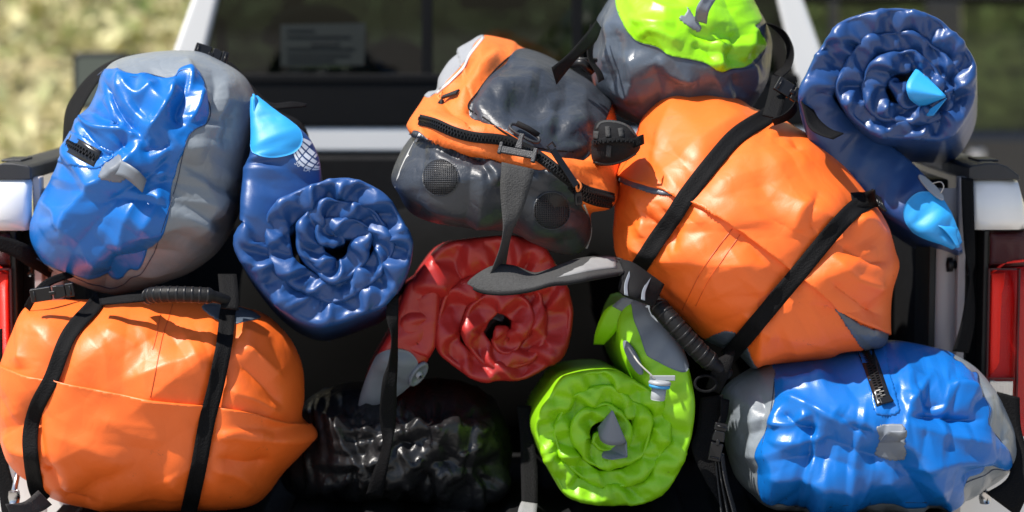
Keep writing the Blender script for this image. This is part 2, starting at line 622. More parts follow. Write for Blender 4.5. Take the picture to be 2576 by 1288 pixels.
# ------------------------------------------------------------------ rolled pads
class Roll:
    def __init__(self, x, path):
        self.g, self.path = x, path
        self.ns, self.nf = x.shape[:2]
        tri = []
        f = np.array(grid_faces(self.ns, self.nf))
        t = np.vstack([f[:, [0, 1, 2]], f[:, [0, 2, 3]]])
        self.surf = Surf(x.reshape(-1, 3), t, project(x.reshape(-1, 3)))
        self.quads = f
        self.bvh = self.surf.bvh
    def sample(self, s, f):
        s, f = np.clip(s, 0, self.ns - 1.001), np.clip(f, 0, self.nf - 1.001)
        i, j = s.astype(int), f.astype(int)
        a, b = (s - i)[..., None], (f - j)[..., None]
        g = self.g
        return (g[i, j] * (1 - a) + g[i + 1, j] * a) * (1 - b) + (g[i, j + 1] * (1 - a) + g[i + 1, j + 1] * a) * b
    def normal(self, s, f):
        e = 0.6
        du = self.sample(s + e, f) - self.sample(s - e, f)
        dv = self.sample(s, f + e) - self.sample(s, f - e)
        n = np.cross(du, dv)
        n /= np.linalg.norm(n, axis=-1, keepdims=True) + 1e-12
        return n

def make_roll(out_px, c, th_end, sgn, turns, pf, tail, Yf, axis=(0, 1, 0), depth=0.34, step=0.0037, exc=0.13, crum=0.006, seed=1, ka=0.03, kb=0.22, its=160, wob=0.05, cone=0.0, bulge=0.95, rmin=0.2, freq=1.0, cstep=0.011, fexc=1.0, fits=90, pleat=0.006, slant=0.018, poly=.07, asym=.35, pf0=None, slant2=.6, fkb=.12, fka=.3):
    """out_px: outline of the roll; th_end: angle (degrees, screen, y down) where the tail leaves it; sgn: turning direction going inward"""
    B = spline(out_px, closed=True, step=4)
    c = np.array(c, float)
    th = np.arctan2(B[:, 1] - c[1], B[:, 0] - c[0]); o = np.argsort(th)
    th2, r2 = th[o], np.hypot(*(B[o] - c).T)
    th2, r2 = np.r_[th2 - 2 * np.pi, th2, th2 + 2 * np.pi], np.r_[r2, r2, r2]
    k = np.linspace(0, turns * 2 * np.pi, int(turns * 30))
    ang = R(th_end) + sgn * k
    aw = (ang + np.pi) % (2 * np.pi) - np.pi
    Ro = np.interp(aw, th2, r2)
    pk = pf + ((pf0 or pf) - pf) * (1 - np.clip((k / (2 * np.pi) - 0.55) / 0.4, 0, 1))
    cum = np.r_[0, np.cumsum((pk[1:] + pk[:-1]) / 2 * np.diff(k))] / (2 * np.pi)
    fr = np.maximum(1 - cum - pk / 2, 0.05)
    Rm = r2.mean()
    mix = np.clip(1 - fr, 0, 1)
    Rb = Ro * (1 - mix * 0.5) + Rm * mix * 0.5
    wv = noise3(np.stack([np.cos(ang) * 1.3, np.sin(ang) * 1.3, k * 0.25], 1), seed) * wob * (0.4 + mix * 1.6)
    rk = np.random.RandomState(seed + 60)
    kn = [0.0]
    while kn[-1] < k[-1]:
        kn.append(kn[-1] + R(rk.uniform(24, 58)))
    kn = np.array(kn)
    fr = fr * (1 + np.interp(k, kn, rk.uniform(-poly, poly, len(kn)) * (0.35 + np.interp(kn, k, mix))))
    rad = Rb * (fr + wv) * (1 + .035 * (1 - mix))
    xy = np.stack([c[0] + rad * np.cos(ang), c[1] + rad * np.sin(ang)], 1)
    pq = np.stack([np.interp(k, kn, np.interp(kn, k, xy[:, j])) for j in (0, 1)], 1)
    xy = xy * .45 + pq * .55
    h = 0.5 * pk * Rb * (1.08 + 0.25 * noise3(np.stack([k * 0.9, k * 0, k * 0 + seed], 1), seed + 3))
    sp_ = np.stack([xy[:, 0], xy[:, 1], h, cone * (1 - fr) * np.ones_like(k)], 1)
    sp_ = sp_[fr > rmin * 0.5]
    sp_[-1, 2] *= 0.3
    path = np.vstack([np.array(tail, float), sp_]) if len(tail) else sp_
    scale = (Yf + CAM_D) / F_PX
    path = spline(path, step=step / scale)
    ns = len(path)
    tan = np.gradient(path[:, :2], axis=0); tan /= np.linalg.norm(tan, axis=1, keepdims=True) + 1e-9
    for _ in range(3):
        tan[1:-1] = (tan[:-2] + tan[1:-1] * 2 + tan[2:]) / 4
    tan /= np.linalg.norm(tan, axis=1, keepdims=True) + 1e-9
    nr = np.stack([tan[:, 1], -tan[:, 0]], 1)
    ax = np.array(axis, float); ax /= np.linalg.norm(ax)
    i0 = int(np.argmin(np.hypot(path[:, 0] - sp_[0, 0], path[:, 1] - sp_[0, 1]))) if len(tail) else 0
    calm = 0.3 + 0.7 * np.clip((np.arange(ns) - i0 + 4) / 14, 0, 1)
    osg = np.sign(((path[:, :2] - c) * nr).sum(1)[ns // 3:].sum())
    def build(ii, nph, nb):
        pa, nr_ = path[ii], nr[ii]
        ns = len(ii)
        ph = np.r_[-np.ones(nb) * 90, np.linspace(-90, 90, nph), np.ones(nb) * 90] * np.pi / 180
        back = (np.arange(nb) + 1.0) ** 1.6 / nb ** 1.6
        bk = np.r_[back[::-1], np.zeros(nph), back]
        nf = len(ph)
        sn, cs = np.sin(ph), np.cos(ph)
        offp = np.sign(sn) * np.abs(sn) ** 0.9
        ctr = pa[:, None, :2] + nr_[:, None, :] * (pa[:, 2][:, None] * offp[None])[..., None]
        Yp = np.broadcast_to((Yf + pa[:, 3])[:, None], (ns, nf))
        x0 = at(ctr[..., 0], ctr[..., 1], Yp)
        e = np.minimum(bulge * pa[:, 2] * scale, 0.035)
        x0 = x0 + ax * (-e[:, None] * (np.maximum(cs, 0) ** 0.56 * (1 + asym * osg * sn)) + bk[None] * depth)[..., None]
        idx = np.arange(ns * nf).reshape(ns, nf)
        eS = np.stack([idx[:-1].ravel(), idx[1:].ravel()], 1)
        eF = np.stack([idx[:, :-1].ravel(), idx[:, 1:].ravel()], 1)
        eD = np.vstack([np.stack([idx[:-1, :-1].ravel(), idx[1:, 1:].ravel()], 1), np.stack([idx[1:, :-1].ravel(), idx[:-1, 1:].ravel()], 1)])
        bS = np.stack([idx[:-2].ravel(), idx[2:].ravel()], 1)
        bF = np.stack([idx[:, :-2].ravel(), idx[:, 2:].ravel()], 1)
        front = (np.maximum(cs, 0) ** 0.5)[None] * np.ones((ns, 1))
        front = np.maximum(front, (0.15 * (1 - bk) ** 2)[None])
        front = front * calm[ii][:, None]
        fw = front.ravel()
        ex = np.r_[exc * fw[eS[:, 0]], 0.04 * fw[eF[:, 0]], 0.5 * exc * fw[eD[:, 0]]]
        du = np.gradient(x0, axis=0); dv = np.gradient(x0, axis=1)
        nn = np.cross(du, dv); nn /= np.linalg.norm(nn, axis=2, keepdims=True) + 1e-12
        if (nn[:, nf // 2, 1]).mean() > 0:
            nn = -nn
        sm = ii * step
        side = np.sin(ph)
        lean = 1 + .45 * noise3(np.stack([sm * 16, sm * 0, sm * 0 + seed], 1), seed + 8)[:, None] * side[None]
        dsp = np.zeros((ns, nf))
        for kn_, hv, sl, am in folds:
            sk = sl * (1 + .9 * noise3(np.stack([sm * 11, sm * 0 + sl * 99, sm * 0], 1), seed + 9))[:, None] * side[None]
            dsp += am * np.interp(sm[:, None] + sk, kn_, hv)
        dsp *= lean
        x0 = x0 + nn * (dsp * front * np.maximum(cs, 0)[None] ** 0.9 * np.minimum(pa[:, 2] / 22, 1)[:, None])[..., None]
        return x0, np.vstack([eS, eF, eD]), np.vstack([bS, bF]), ex, nn, fw, ph
    rs = np.random.RandomState(seed + 40)
    folds = []
    for sl, am, gap in ((slant, 1.0, 1.0), (-.8 * slant, slant2, 1.2), (.5 * slant, .25, .42)):
        kn_, hv, sg_ = [0.0], [0.0], 1
        while kn_[-1] < ns * step:
            kn_.append(kn_[-1] + rs.uniform(.006, .021) * gap / freq)
            hv.append(sg_ * rs.uniform(.25, 1.0)); sg_ = -sg_
        folds.append((np.array(kn_), np.array(hv), sl, am * pleat))
    every = max(1, int(round(cstep / step)))
    ii = np.r_[np.arange(0, ns - 1, every), ns - 1]
    x0, edges, bends, ex, nn, fw, ph = build(ii, 10, 3)
    nc, nfc = x0.shape[:2]
    sm = ii * step
    S_ = (sm[:, None] + 0.016 * np.sin(ph)[None] * (1 + 0.6 * noise3(np.stack([sm * 9, sm * 0, sm * 0], 1), seed + 4))[:, None])
    q = np.stack([S_.ravel() * 30 * freq, np.broadcast_to(ph[None] * 0.55, (nc, nfc)).ravel(), np.zeros(nc * nfc) + seed], 1)
    z = np.abs(noise3(q, seed + 1)) + 0.5 * np.abs(noise3(q * 2.2, seed + 2))
    f0 = x0.reshape(-1, 3)
    start = f0 + nn.reshape(-1, 3) * ((0.4 - z) * 2 * crum * fw)[:, None]
    start += np.random.RandomState(seed).normal(0, 0.0006, start.shape)
    side_ = np.broadcast_to((np.abs(np.sin(ph)) ** 5)[None], (nc, nfc)).ravel()
    xc = relax(f0, start, edges, bends, ex, its, ka * (1 + 14 * side_), kb, None, bexc=exc * 0.3)
    dc = (xc - f0).reshape(nc, nfc, 3)
    NPH, NB = 28, 6
    x0, edges, bends, ex, nn, fw, ph = build(np.arange(ns), NPH, NB)
    nf = x0.shape[1]
    fc = np.r_[np.arange(3), 3 + np.linspace(0, 9, 10), 13 + np.arange(3)]
    ff = np.r_[np.linspace(0, 3, NB + 1)[:-1], 3 + np.linspace(0, 9, NPH), np.linspace(12, 15, NB + 1)[1:]]
    D1 = np.zeros((ns, nfc, 3)); D = np.zeros((ns, nf, 3))
    for c_ in range(3):
        for j in range(nfc):
            D1[:, j, c_] = np.interp(np.arange(ns), ii, dc[:, j, c_])
        for i in range(ns):
            D[i, :, c_] = np.interp(ff, np.arange(nfc), D1[i, :, c_])
    f0 = x0.reshape(-1, 3)
    x = relax(f0, f0 + D.reshape(-1, 3) * 1.1, edges, bends, ex * fexc, fits, ka * fka * (1 + 14 * np.broadcast_to((np.abs(np.sin(ph)) ** 5)[None], (ns, nf)).ravel()), fkb, None, bexc=exc * 0.2)
    r_ = Roll(x.reshape(ns, nf, 3), path)
    r_.osg = osg
    return r_

def roll_body(r, name, m, parent, **k):
    f = list(map(tuple, r.quads))
    f.append(tuple(range(r.nf)))
    f.append(tuple((r.ns - 1) * r.nf + np.arange(r.nf))[::-1])
    return mesh(name, r.surf.x, f, m, parent, **k)

def roll_patch(r, name, m, parent, s0, s1, lift=0.0015, f0=0, f1=None, arc=0.0, nu=34, nv=44, **k):
    """a fabric reinforcement over the pad between path positions s0..s1 (in steps), its s1 edge bowed by arc"""
    f1 = r.nf - 1 if f1 is None else f1
    ff = np.linspace(f0, f1, nv)
    w = 1 - ((ff - (f0 + f1) / 2) / ((f1 - f0) / 2)) ** 2
    end = s1 + arc * w
    u = np.linspace(0, 1, nu)
    s = s0 + (end[None] - s0) * u[:, None]
    F = np.broadcast_to(ff[None], s.shape)
    p = r.sample(s, F)
    n = r.normal(s, F)
    if (n[nu // 2, nv // 2, 1]) > 0:
        n = -n
    top = p + n * lift
    low = p - n * 0.001
    v = np.vstack([top.reshape(-1, 3), low.reshape(-1, 3)])
    f = grid_faces(nu, nv)
    o = nu * nv
    for i in range(nv - 1):
        a = (nu - 1) * nv + i
        f.append((a, a + 1, a + 1 + o, a + o))
        f.append((i + 1, i, i + o, i + 1 + o))
    for i in range(nu - 1):
        a = i * nv
        f.append((a, a + nv, a + nv + o, a + o))
        b = i * nv + nv - 1
        f.append((b + nv, b, b + o, b + nv + o))
    return mesh(name, v, f, m, parent, **k)

# ------------------------------------------------------------------ webbing
def ribbon(name, left, right, m, parent, thick=0.0016, across=5, crown=0.0, **k):
    """band between two 3D edge lines of equal length"""
    left, right = np.asarray(left), np.asarray(right)
    n = len(left)
    w = np.linspace(0, 1, across)
    mid = left[:, None] * (1 - w)[None, :, None] + right[:, None] * w[None, :, None]
    return band(name, mid, m, parent, thick, **k)

def band(name, mid, m, parent, thick=0.0016, **k):
    n, across = mid.shape[:2]
    du = np.gradient(mid, axis=0); dv = np.gradient(mid, axis=1)
    nn = np.cross(du, dv); nn /= np.linalg.norm(nn, axis=2, keepdims=True) + 1e-12
    a = (mid + nn * thick / 2).reshape(-1, 3)
    b = (mid - nn * thick / 2).reshape(-1, 3)
    o = n * across
    f = grid_faces(n, across)
    f = f + [tuple(i + o for i in q[::-1]) for q in f]
    for i in range(n - 1):
        p, q = i * across, i * across + across - 1
        f.append((p, p + o, p + across + o, p + across))
        f.append((q, q + across, q + across + o, q + o))
    for i in range(across - 1):
        f.append((i, i + 1, i + 1 + o, i + o))
        e = (n - 1) * across + i
        f.append((e, e + o, e + 1 + o, e + 1))
    return mesh(name, np.vstack([a, b]), f, m, parent, **k)

def strap(name, path, width, surfs, m, parent, lift=0.0022, smooth=6, thick=0.0018, across=5, step=9.0, bias=None, **k):
    """webbing laid over surfaces along a path in picture coordinates; width in picture pixels"""
    p = spline(path, step=step)
    n = len(p)
    t = np.gradient(p[:, :2], axis=0); t /= np.linalg.norm(t, axis=1, keepdims=True)
    for _ in range(2):
        t[1:-1] = (t[:-2] + 2 * t[1:-1] + t[2:]) / 4
    nr = np.stack([t[:, 1], -t[:, 0]], 1)
    w = np.linspace(-.5, .5, across)
    q = p[:, None, :2] + nr[:, None] * (w * width)[None, :, None]
    dist = np.full((n, across), np.nan)
    for i in range(n):
        for j in range(across):
            b, d = hit(surfs, q[i, j, 0], q[i, j, 1])
            if b is not None:
                dist[i, j] = b[1]
    ok = ~np.isnan(dist)
    for j in range(across):
        if ok[:, j].sum() >= 2:
            dist[:, j] = np.interp(np.arange(n), np.nonzero(ok[:, j])[0], dist[ok[:, j], j])
    cm = np.nanmean(dist, 1, keepdims=True)
    dist = np.where(np.isnan(dist), cm, dist)
    dist = np.minimum(dist, np.median(dist, 1, keepdims=True) + 0.012)
    raw = dist.copy()
    sm = dist.copy()
    for _ in range(smooth):
        pad = np.vstack([sm[:1], sm, sm[-1:]])
        sm = (pad[:-2] + 2 * pad[1:-1] + pad[2:]) / 4
        sm = np.minimum(sm, raw + 0.002)
    sm = 0.7 * sm + 0.3 * sm.mean(1, keepdims=True)
    sm = np.minimum(sm, raw + 0.0005)
    if bias is not None:
        sm = sm + np.interp(np.linspace(0, 1, n), *bias)[:, None]
    P = EYE + ray(q[..., 0], q[..., 1]) * (sm - lift)[..., None]
    o = band(name, P, m, parent, thick, **k)
    s = Surf(P.reshape(-1, 3), np.array([t for f in grid_faces(n, across) for t in ((f[0], f[1], f[2]), (f[0], f[2], f[3]))]), q.reshape(-1, 2))
    s.mid = P
    return s

def strap3(name, rows, m, parent, thick=0.0018, across=5, step=9.0, **k):
    """free webbing: rows of (x_left, y_left, Y_left, x_right, y_right, Y_right) in picture coordinates and depth"""
    a = np.array(rows, float)
    a = a.copy(); a[:, 2] *= 1500; a[:, 5] *= 1500
    q = spline(a[:, [0, 1, 2, 3, 4, 5]], step=step)
    left = at(q[:, 0], q[:, 1], q[:, 2] / 1500)
    right = at(q[:, 3], q[:, 4], q[:, 5] / 1500)
    return ribbon(name, left, right, m, parent, thick, across, **k)
# ------------------------------------------------------------------ the materials of this load
plain('orange_pvc', (0.86, 0.142, 0.016), 0.47, bump=0.12, bscale=420, vary=0.06, dirt=0.15, dirtcol=(0.35, 0.07, 0.012), dscale=9, scuff=0.6, crinkle=0.22, cscale=11)
plain('blue_pvc', (0.004, 0.122, 0.44), 0.33, bump=0.12, bscale=420, vary=0.08, crinkle=0.12, cscale=13)
plain('grey_pvc', (0.19, 0.215, 0.24), 0.36, bump=0.12, bscale=420, vary=0.08, dirt=0.12, crinkle=0.35, cscale=15)
plain('slate_pvc', (0.07, 0.088, 0.115), 0.32, bump=0.12, bscale=420, vary=0.10, coat=0.05, crinkle=0.35, cscale=15)
plain('lime_pvc', (0.27, 0.66, 0.005), 0.38, bump=0.10, bscale=420, vary=0.06, crinkle=0.25, cscale=14)
plain('navy_pad', (0.014, 0.054, 0.185), 0.36, bump=0.10, bscale=500, vary=0.12, coat=0.1, crinkle=0.08, cscale=24)
plain('royal_pad', (0.013, 0.062, 0.215), 0.42, scuff=0.7, scuffcol=(0.02, 0.02, 0.02), bump=0.10, bscale=500, vary=0.10, dirt=0.35, dirtcol=(0.02, 0.025, 0.03), dscale=7, coat=0.05, crinkle=0.08, cscale=24)
plain('red_pad', (0.40, 0.020, 0.018), 0.42, scuff=0.5, bump=0.10, bscale=500, vary=0.10, coat=0.05, dirt=0.3, dirtcol=(0.03, 0.02, 0.02), dscale=9, crinkle=0.08, cscale=24)
plain('lime_pad', (0.24, 0.55, 0.004), 0.42, scuff=0.35, scuffcol=(0.08, 0.09, 0.02), bump=0.10, bscale=500, vary=0.07, dirt=0.15, dirtcol=(0.10, 0.12, 0.02), dscale=13, crinkle=0.08, cscale=24)
plain('cyan_patch', (0.02, 0.30, 0.70), 0.5, bump=0.15, bscale=700, vary=0.08, dirt=0.2, dirtcol=(0.03, 0.10, 0.2), dscale=30)
plain('grey_patch', (0.15, 0.17, 0.20), 0.5, bump=0.1, bscale=600, vary=0.08)
plain('webbing', (0.0036, 0.0036, 0.0042), 0.75, bump=0.9, bscale=420, vary=0.35, vscale=240, spec=0.15)
plain('grey_webbing', (0.045, 0.045, 0.045), 0.85, bump=0.9, bscale=420, vary=0.35, vscale=240, spec=0.25)
plain('light_webbing', (0.23, 0.23, 0.23), 0.85, bump=0.6, bscale=1100, vary=0.15, vscale=60)
plain('black_plastic', (0.008, 0.008, 0.009), 0.36, bump=0.05, vary=0.2, spec=0.35)
plain('black_rubber', (0.006, 0.006, 0.0065), 0.55, bump=0.2, bscale=300, vary=0.2, spec=0.25)
plain('black_fabric', (0.008, 0.008, 0.009), 0.8, bump=0.6, bscale=700, vary=0.3, vscale=30, spec=0.2)
plain('zipper_black', (0.012, 0.012, 0.013), 0.22, vary=0.1)
plain('charcoal_tarp', (0.030, 0.036, 0.047), 0.40, scuff=0.35, scuffcol=(0.25, 0.24, 0.22), bump=0.25, bscale=260, vary=0.2, vscale=14, dirt=0.30, dirtcol=(0.16, 0.16, 0.15), dscale=18, crinkle=0.3, cscale=18)
plain('orange_nylon', (0.80, 0.16, 0.02), 0.55, bump=0.35, bscale=900, vary=0.08, crinkle=0.3, cscale=22)
plain('silver_nylon', (0.27, 0.28, 0.30), 0.5, bump=0.35, bscale=900, vary=0.08)
plain('piping', (0.50, 0.50, 0.49), 0.45, vary=0.1, vscale=30)
plain('trash_plastic', (0.011, 0.011, 0.012), 0.36, vary=0.2, bump=0.05, bscale=150, spec=0.4, crinkle=0.35, cscale=22)
plain('valve_grey', (0.30, 0.32, 0.34), 0.42, vary=0.05)
plain('valve_blue', (0.05, 0.30, 0.60), 0.4, vary=0.05)
plain('cream_cord', (0.55, 0.53, 0.48), 0.6, vary=0.1)
plain('print_white', (0.55, 0.60, 0.68), 0.5, vary=0.1, vscale=60)
plain('white_paint', (0.78, 0.78, 0.77), 0.22, vary=0.02, coat=0.6, rvar=0.03)
plain('shaded_jamb_white', (0.40, 0.37, 0.37), 0.42, vary=0.04, dirt=0.2, dirtcol=(0.30, 0.27, 0.25))  # white paint darkened, the jamb's shade put into the colour
plain('rail_plastic', (0.022, 0.023, 0.026), 0.50, bump=0.5, bscale=500, vary=0.2)
plain('liner_black', (0.005, 0.005, 0.0055), 0.7, spec=0.2, bump=0.4, bscale=220, vary=0.3, dirt=0.25, dirtcol=(0.06, 0.06, 0.06), dscale=90)
plain('gasket', (0.008, 0.008, 0.008), 0.6, vary=0.1)
plain('steel', (0.55, 0.55, 0.56), 0.25, metal=1.0, vary=0.05)
plain('cab_trim', (0.004, 0.004, 0.0045), 0.5, vary=0.2, spec=0.2)
plain('seat_cloth', (0.008, 0.008, 0.009), 0.8, vary=0.2)
plain('pale_ground', (0.34, 0.31, 0.27), 0.9, bump=0.5, bscale=60, vary=0.25, vscale=3)  # light ground, paled to bounce more fill up at the load
plain('dark_bag', (0.003, 0.003, 0.003), 0.9, vary=0.2, spec=0.1)
# ------------------------------------------------------------------ ground, hillside and the pickup
XC = at(1255, 600, 0)[0]
Y0 = 0.27                                        # the rear edge of the bedsides; the load reaches out over the lowered tailgate
def quad_sheet(name, x0, x1, y0, y1, z, m, nx=2, ny=2, fn=None, kind='structure', label=None):
    X, Yy = np.meshgrid(np.linspace(x0, x1, nx), np.linspace(y0, y1, ny), indexing='ij')
    Z = np.full(X.shape, float(z)) if fn is None else fn(X, Yy)
    return mesh(name, np.stack([X, Yy, Z], -1).reshape(-1, 3), grid_faces(nx, ny), m, None, smooth=True, kind=kind)

quad_sheet('ground', -400, 400, -400, 400, 0, 'pale_ground')

def hill_z(X, Y):
    rise = np.clip(Y - 11, 0, None)
    z = 0.62 * rise ** 1.05 + 0.5 * np.sin(X * 0.23 + 1) * np.clip(rise / 6, 0, 1) + 0.35 * np.sin(Y * 0.8 + X * 0.4) * np.clip(rise / 6, 0, 1)
    return np.minimum(z, 26 + 0 * z) - 0.05
plain('dry_soil', (0.36, 0.31, 0.17), 0.95, vary=0.25, vscale=0.9, dirt=0.6, dirtcol=(0.32, 0.33, 0.14), dscale=0.5)
quad_sheet('hillside', -45, 45, 10.5, 60, 0, 'dry_soil', 60, 60, hill_z)

def foliage(name, spots, m, size, per, rad, seed, label=None):
    rs = np.random.RandomState(seed)
    V, F = [], []
    k = 0
    for (x, y, s) in spots:
        n = int(per * s)
        a = rs.normal(0, 1, (n, 3)) * np.array([rad, rad, rad * 0.75]) * s
        z0 = float(hill_z(np.array([x]), np.array([y]))[0])
        c = np.array([x, y, z0]) + a
        c[:, 2] = z0 + np.abs(a[:, 2]) * 1.25
        u = rs.normal(0, 1, (n, 3)); u /= np.linalg.norm(u, axis=1, keepdims=True)
        w = np.cross(u, rs.normal(0, 1, (n, 3))); w /= np.linalg.norm(w, axis=1, keepdims=True)
        ls = size * rs.uniform(.5, 1.4, (n, 1))
        q = np.stack([c - u * ls, c + w * ls * .4, c + u * ls, c - w * ls * .4], 1)
        V.append(q.reshape(-1, 3)); F.append(np.arange(n * 4).reshape(n, 4) + k); k += n * 4
    return mesh(name, np.vstack(V), np.vstack(F), m, None, smooth=False, kind='stuff', label=label)
plain('dry_grass', (0.58, 0.54, 0.29), 0.8, vary=0.35, vscale=1.5)
plain('sage_leaf', (0.46, 0.47, 0.21), 0.7, vary=0.4, vscale=1.1)
plain('green_leaf', (0.22, 0.28, 0.08), 0.6, vary=0.4, vscale=1.3)
rs = np.random.RandomState(4)
def spots(n, x0, x1, y0, y1, a, b):
    return [(rs.uniform(x0, x1), rs.uniform(y0, y1), rs.uniform(a, b)) for _ in range(n)]
foliage('dry_grass', spots(1100, -9, 10, 11.3, 24, .4, 1.0), 'dry_grass', 0.10, 34, 0.5, 1)
foliage('sage_scrub', spots(700, -9, 10, 11.6, 24, .4, 1.0), 'sage_leaf', 0.09, 36, 0.5, 2)
foliage('green_scrub', spots(190, -9, 10, 12.5, 24, .6, 1.2), 'green_leaf', 0.08, 80, 0.34, 3)

truck = thing('pickup_truck', (XC, 1.9, 0), 'white pickup truck with its tailgate down and bed full of river bags', 'truck')
ZF = at(1255, 1279, 0.20)[2]                      # bed floor
ZR = at(2500, 432, Y0)[2]                       # top of the bed rails
# bed floor with pressed ribs
g = Geo()
fx = np.linspace(-.74, .74, 371)
prof = []
for x in fx:
    t = (x + 0.02) / 0.118 % 1
    h = np.clip(min(t, 1 - t) * 9 - 1.7, 0, 1)
    prof.append(ZF - 0.013 * (1 - h))
rows = [np.stack([XC + fx, np.full(len(fx), y), np.array(prof) + dz], 1) for y, dz in ((-0.045, -0.06), (-0.045, -0.008), (-0.035, 0), (0.4, 0), (1.8, 0))]
mesh('bed_floor', np.vstack(rows), grid_faces(5, len(fx)), 'liner_black', truck)
# lowered tailgate, hanging level just below the frame
g = Geo()
g.box((XC, -.06 + .145, ZF - .075), (1.36, .28, .05))
g.build('tailgate', 'white_paint', truck, smooth=False, bevel=.012)
zw = at(1255, 392, 1.82)[2]
g = Geo(); g.box((XC, 1.82, (ZF + zw) / 2), (1.50, .03, zw - ZF)); g.build('bed_front_wall', 'liner_black', truck, smooth=False, bevel=.01)

def side(sg):
    """one bedside, sg = +1 on the picture's right; measured on the right and mirrored about the truck's middle"""
    def P(px, py, Y):
        p = at(px, py, Y + Y0)
        return np.array([XC + sg * (p[0] - XC), p[1] - Y0, p[2]])
    before = set(truck.children)
    xin, xj, xo = P(2440, 600, 0)[0], P(2363, 600, 0)[0], XC + sg * .905
    z_rail, z_bev, z_pan, z_cut = ZR, P(2440, 447, 0)[2], P(2440, 452, 0)[2], P(2440, 578, 0)[2]
    # white end of the bedside: rounded in section, runs forward to the cab
    n = 9
    prof = [(-.0, z_cut), (-.006, z_cut + .02), (-.004, z_cut + .05), (.004, z_pan - .012), (.012, z_pan - .004), (.02, z_pan)]
    xs = [xin, xin + sg * .010, xin + sg * .05, xin + sg * .082, xo - sg * .03, xo]
    dy = [0.014, 0.0, 0.0, .004, .02, .06]
    dz = [0, 0, 0, -.003, -.03, -.08]
    rows = [np.array([[x, d + a, z + e * (z - z_cut) / (z_pan - z_cut)] for a, z in prof] + [[x, 1.78, z_pan + e]]) for x, d, e in zip(xs, dy, dz)]
    f = grid_faces(len(rows), len(prof) + 1)
    v = np.vstack(rows)
    o = mesh('bedside_end', v, f, 'white_paint', truck, solid=.004)
    o.modifiers['solid'].offset = -1
    # outer skin down to the sill, for other views
    g = Geo(); g.box((xo - sg * .012, .94, .78), (.02, 1.70, .86)); g.build('bedside_skin', 'white_paint', truck, smooth=False, bevel=.006)
    # rail cap
    w = .088
    prof = [(0.0, 0.0), (0.0, -.020), (w, -.020), (w - .004, -.012), (w - .022, 0.002), (w - .04, .008), (.03, .008), (.006, .004)]
    poly = np.array([[xin + sg * (a - .004), .004, z_bev + .016 + b] for a, b in prof])
    g = Geo(); g.prism(poly, (0, 1.77, 0)); g.build('rail_cap', 'rail_plastic', truck, smooth=False, bevel=.003)
    # stake pocket pad on the cap
    g = Geo(); g.box((xin + sg * .04, .10, z_bev + .025), (.035, .09, .004)); g.build('rail_pocket', 'rail_plastic', truck, smooth=False, bevel=.002)
    # jamb: painted inner post, rubber seal beside it
    g = Geo()
    z0, z1 = ZF - .10, z_rail - .03
    prof = [(0, .006), (.006, 0), (.03, 0), (.040, .004), (.055, .02)]
    pz = np.linspace(z0, z1, 12)
    rows = [np.array([[xj + sg * (.002 + a * .82), .035 + b, z] for a, b in [(0, .05)] + prof]) for z in pz]
    mesh('jamb', np.vstack(rows), grid_faces(12, 6), 'shaded_jamb_white', truck, solid=.003)
    g = Geo(); g.box((xin - sg * .009, .034, (z0 + z1) / 2 + .02), (.014, .03, z1 - z0)); g.build('jamb_flange', 'shaded_jamb_white', truck, smooth=False, bevel=.003)
    g = Geo(); g.box((xj - sg * .004, .10, (z0 + z1) / 2), (.012, .13, z1 - z0)); g.build('bed_seal', 'gasket', truck, smooth=False, bevel=.003)
    g = Geo(); g.box((xj + sg * .02, .95, (z0 + z1) / 2), (.03, 1.68, z1 - z0 + .02)); g.build('bed_wall', 'liner_black', truck, smooth=False, bevel=.004)
    # striker pin
    c = P(2412, 666, .03)
    g = Geo()
    fr = (c, np.array([0, 1., 0]), np.array([0, 0, 1.]), np.array([-sg * 1., 0, 0]))
    g.lathe([(.006, -.02), (.017, -.018), (.017, -.012), (.007, -.011), (.007, .010), (.012, .011), (.012, .020), (.004, .021)], fr, 20)
    g.build('striker', 'black_plastic', truck)
    g = Geo()
    for py in (690, 760):
        g = Geo(); g.lathe([(.004, 0), (.004, .002)], (P(2440, py, .012), np.array([1., 0, 0]), np.array([0, 0, 1.]), np.array([0, -1., 0])), 12)
        g.build('jamb_bolt', 'black_plastic', truck)
    # tail lamp
    xl0, xl1 = P(2489, 700, 0)[0], xo - sg * .004
    zt, zb = P(2489, 580, 0)[2], P(2489, 1105, 0)[2]
    g = Geo()
    hp = np.array([[P(2446, 600, 0)[0], .05, zt], [P(2446, 600, 0)[0], .05, zb], [xo - sg * .01, .09, zb], [xo - sg * .01, .09, zt]])
    g.prism(hp, (0, .05, 0))
    g.box(((P(2478, 600, 0)[0] + xl0) / 2, .034, (zt + zb) / 2), (.010, .055, zt - zb))
    house = g.build('tail_lamp', 'black_plastic', truck, smooth=False, bevel=.003)
    # lens: curved red cover, the inner reflector's glow put into a brighter panel before it, reverse lamp below it
    def lens(name, x0, x1, za, zb_, y, m, bow=.01, th=.004):
        nx, nz = 8, 8
        u = np.linspace(0, 1, nx); w_ = np.linspace(0, 1, nz)
        v = np.array([[x0 + (x1 - x0) * a, y + .03 * a * a - bow * (1 - (2 * b - 1) ** 8), za + (zb_ - za) * b] for a in u for b in w_])
        o = mesh(name, v, grid_faces(nx, nz), m, house, solid=th)
        return o
    zmid = P(2489, 676, 0)[2]; zrev0, zrev1 = P(2489, 955, 0)[2], P(2489, 1020, 0)[2]
    lens('upper_lens', xl0, xl1, zt - .003, zmid + .001, .012, 'smoked_red')
    lens('red_lens', xl0, xl1, zmid, zb, .010, 'lamp_red')
    xr1 = P(2556, 700, 0)[0]
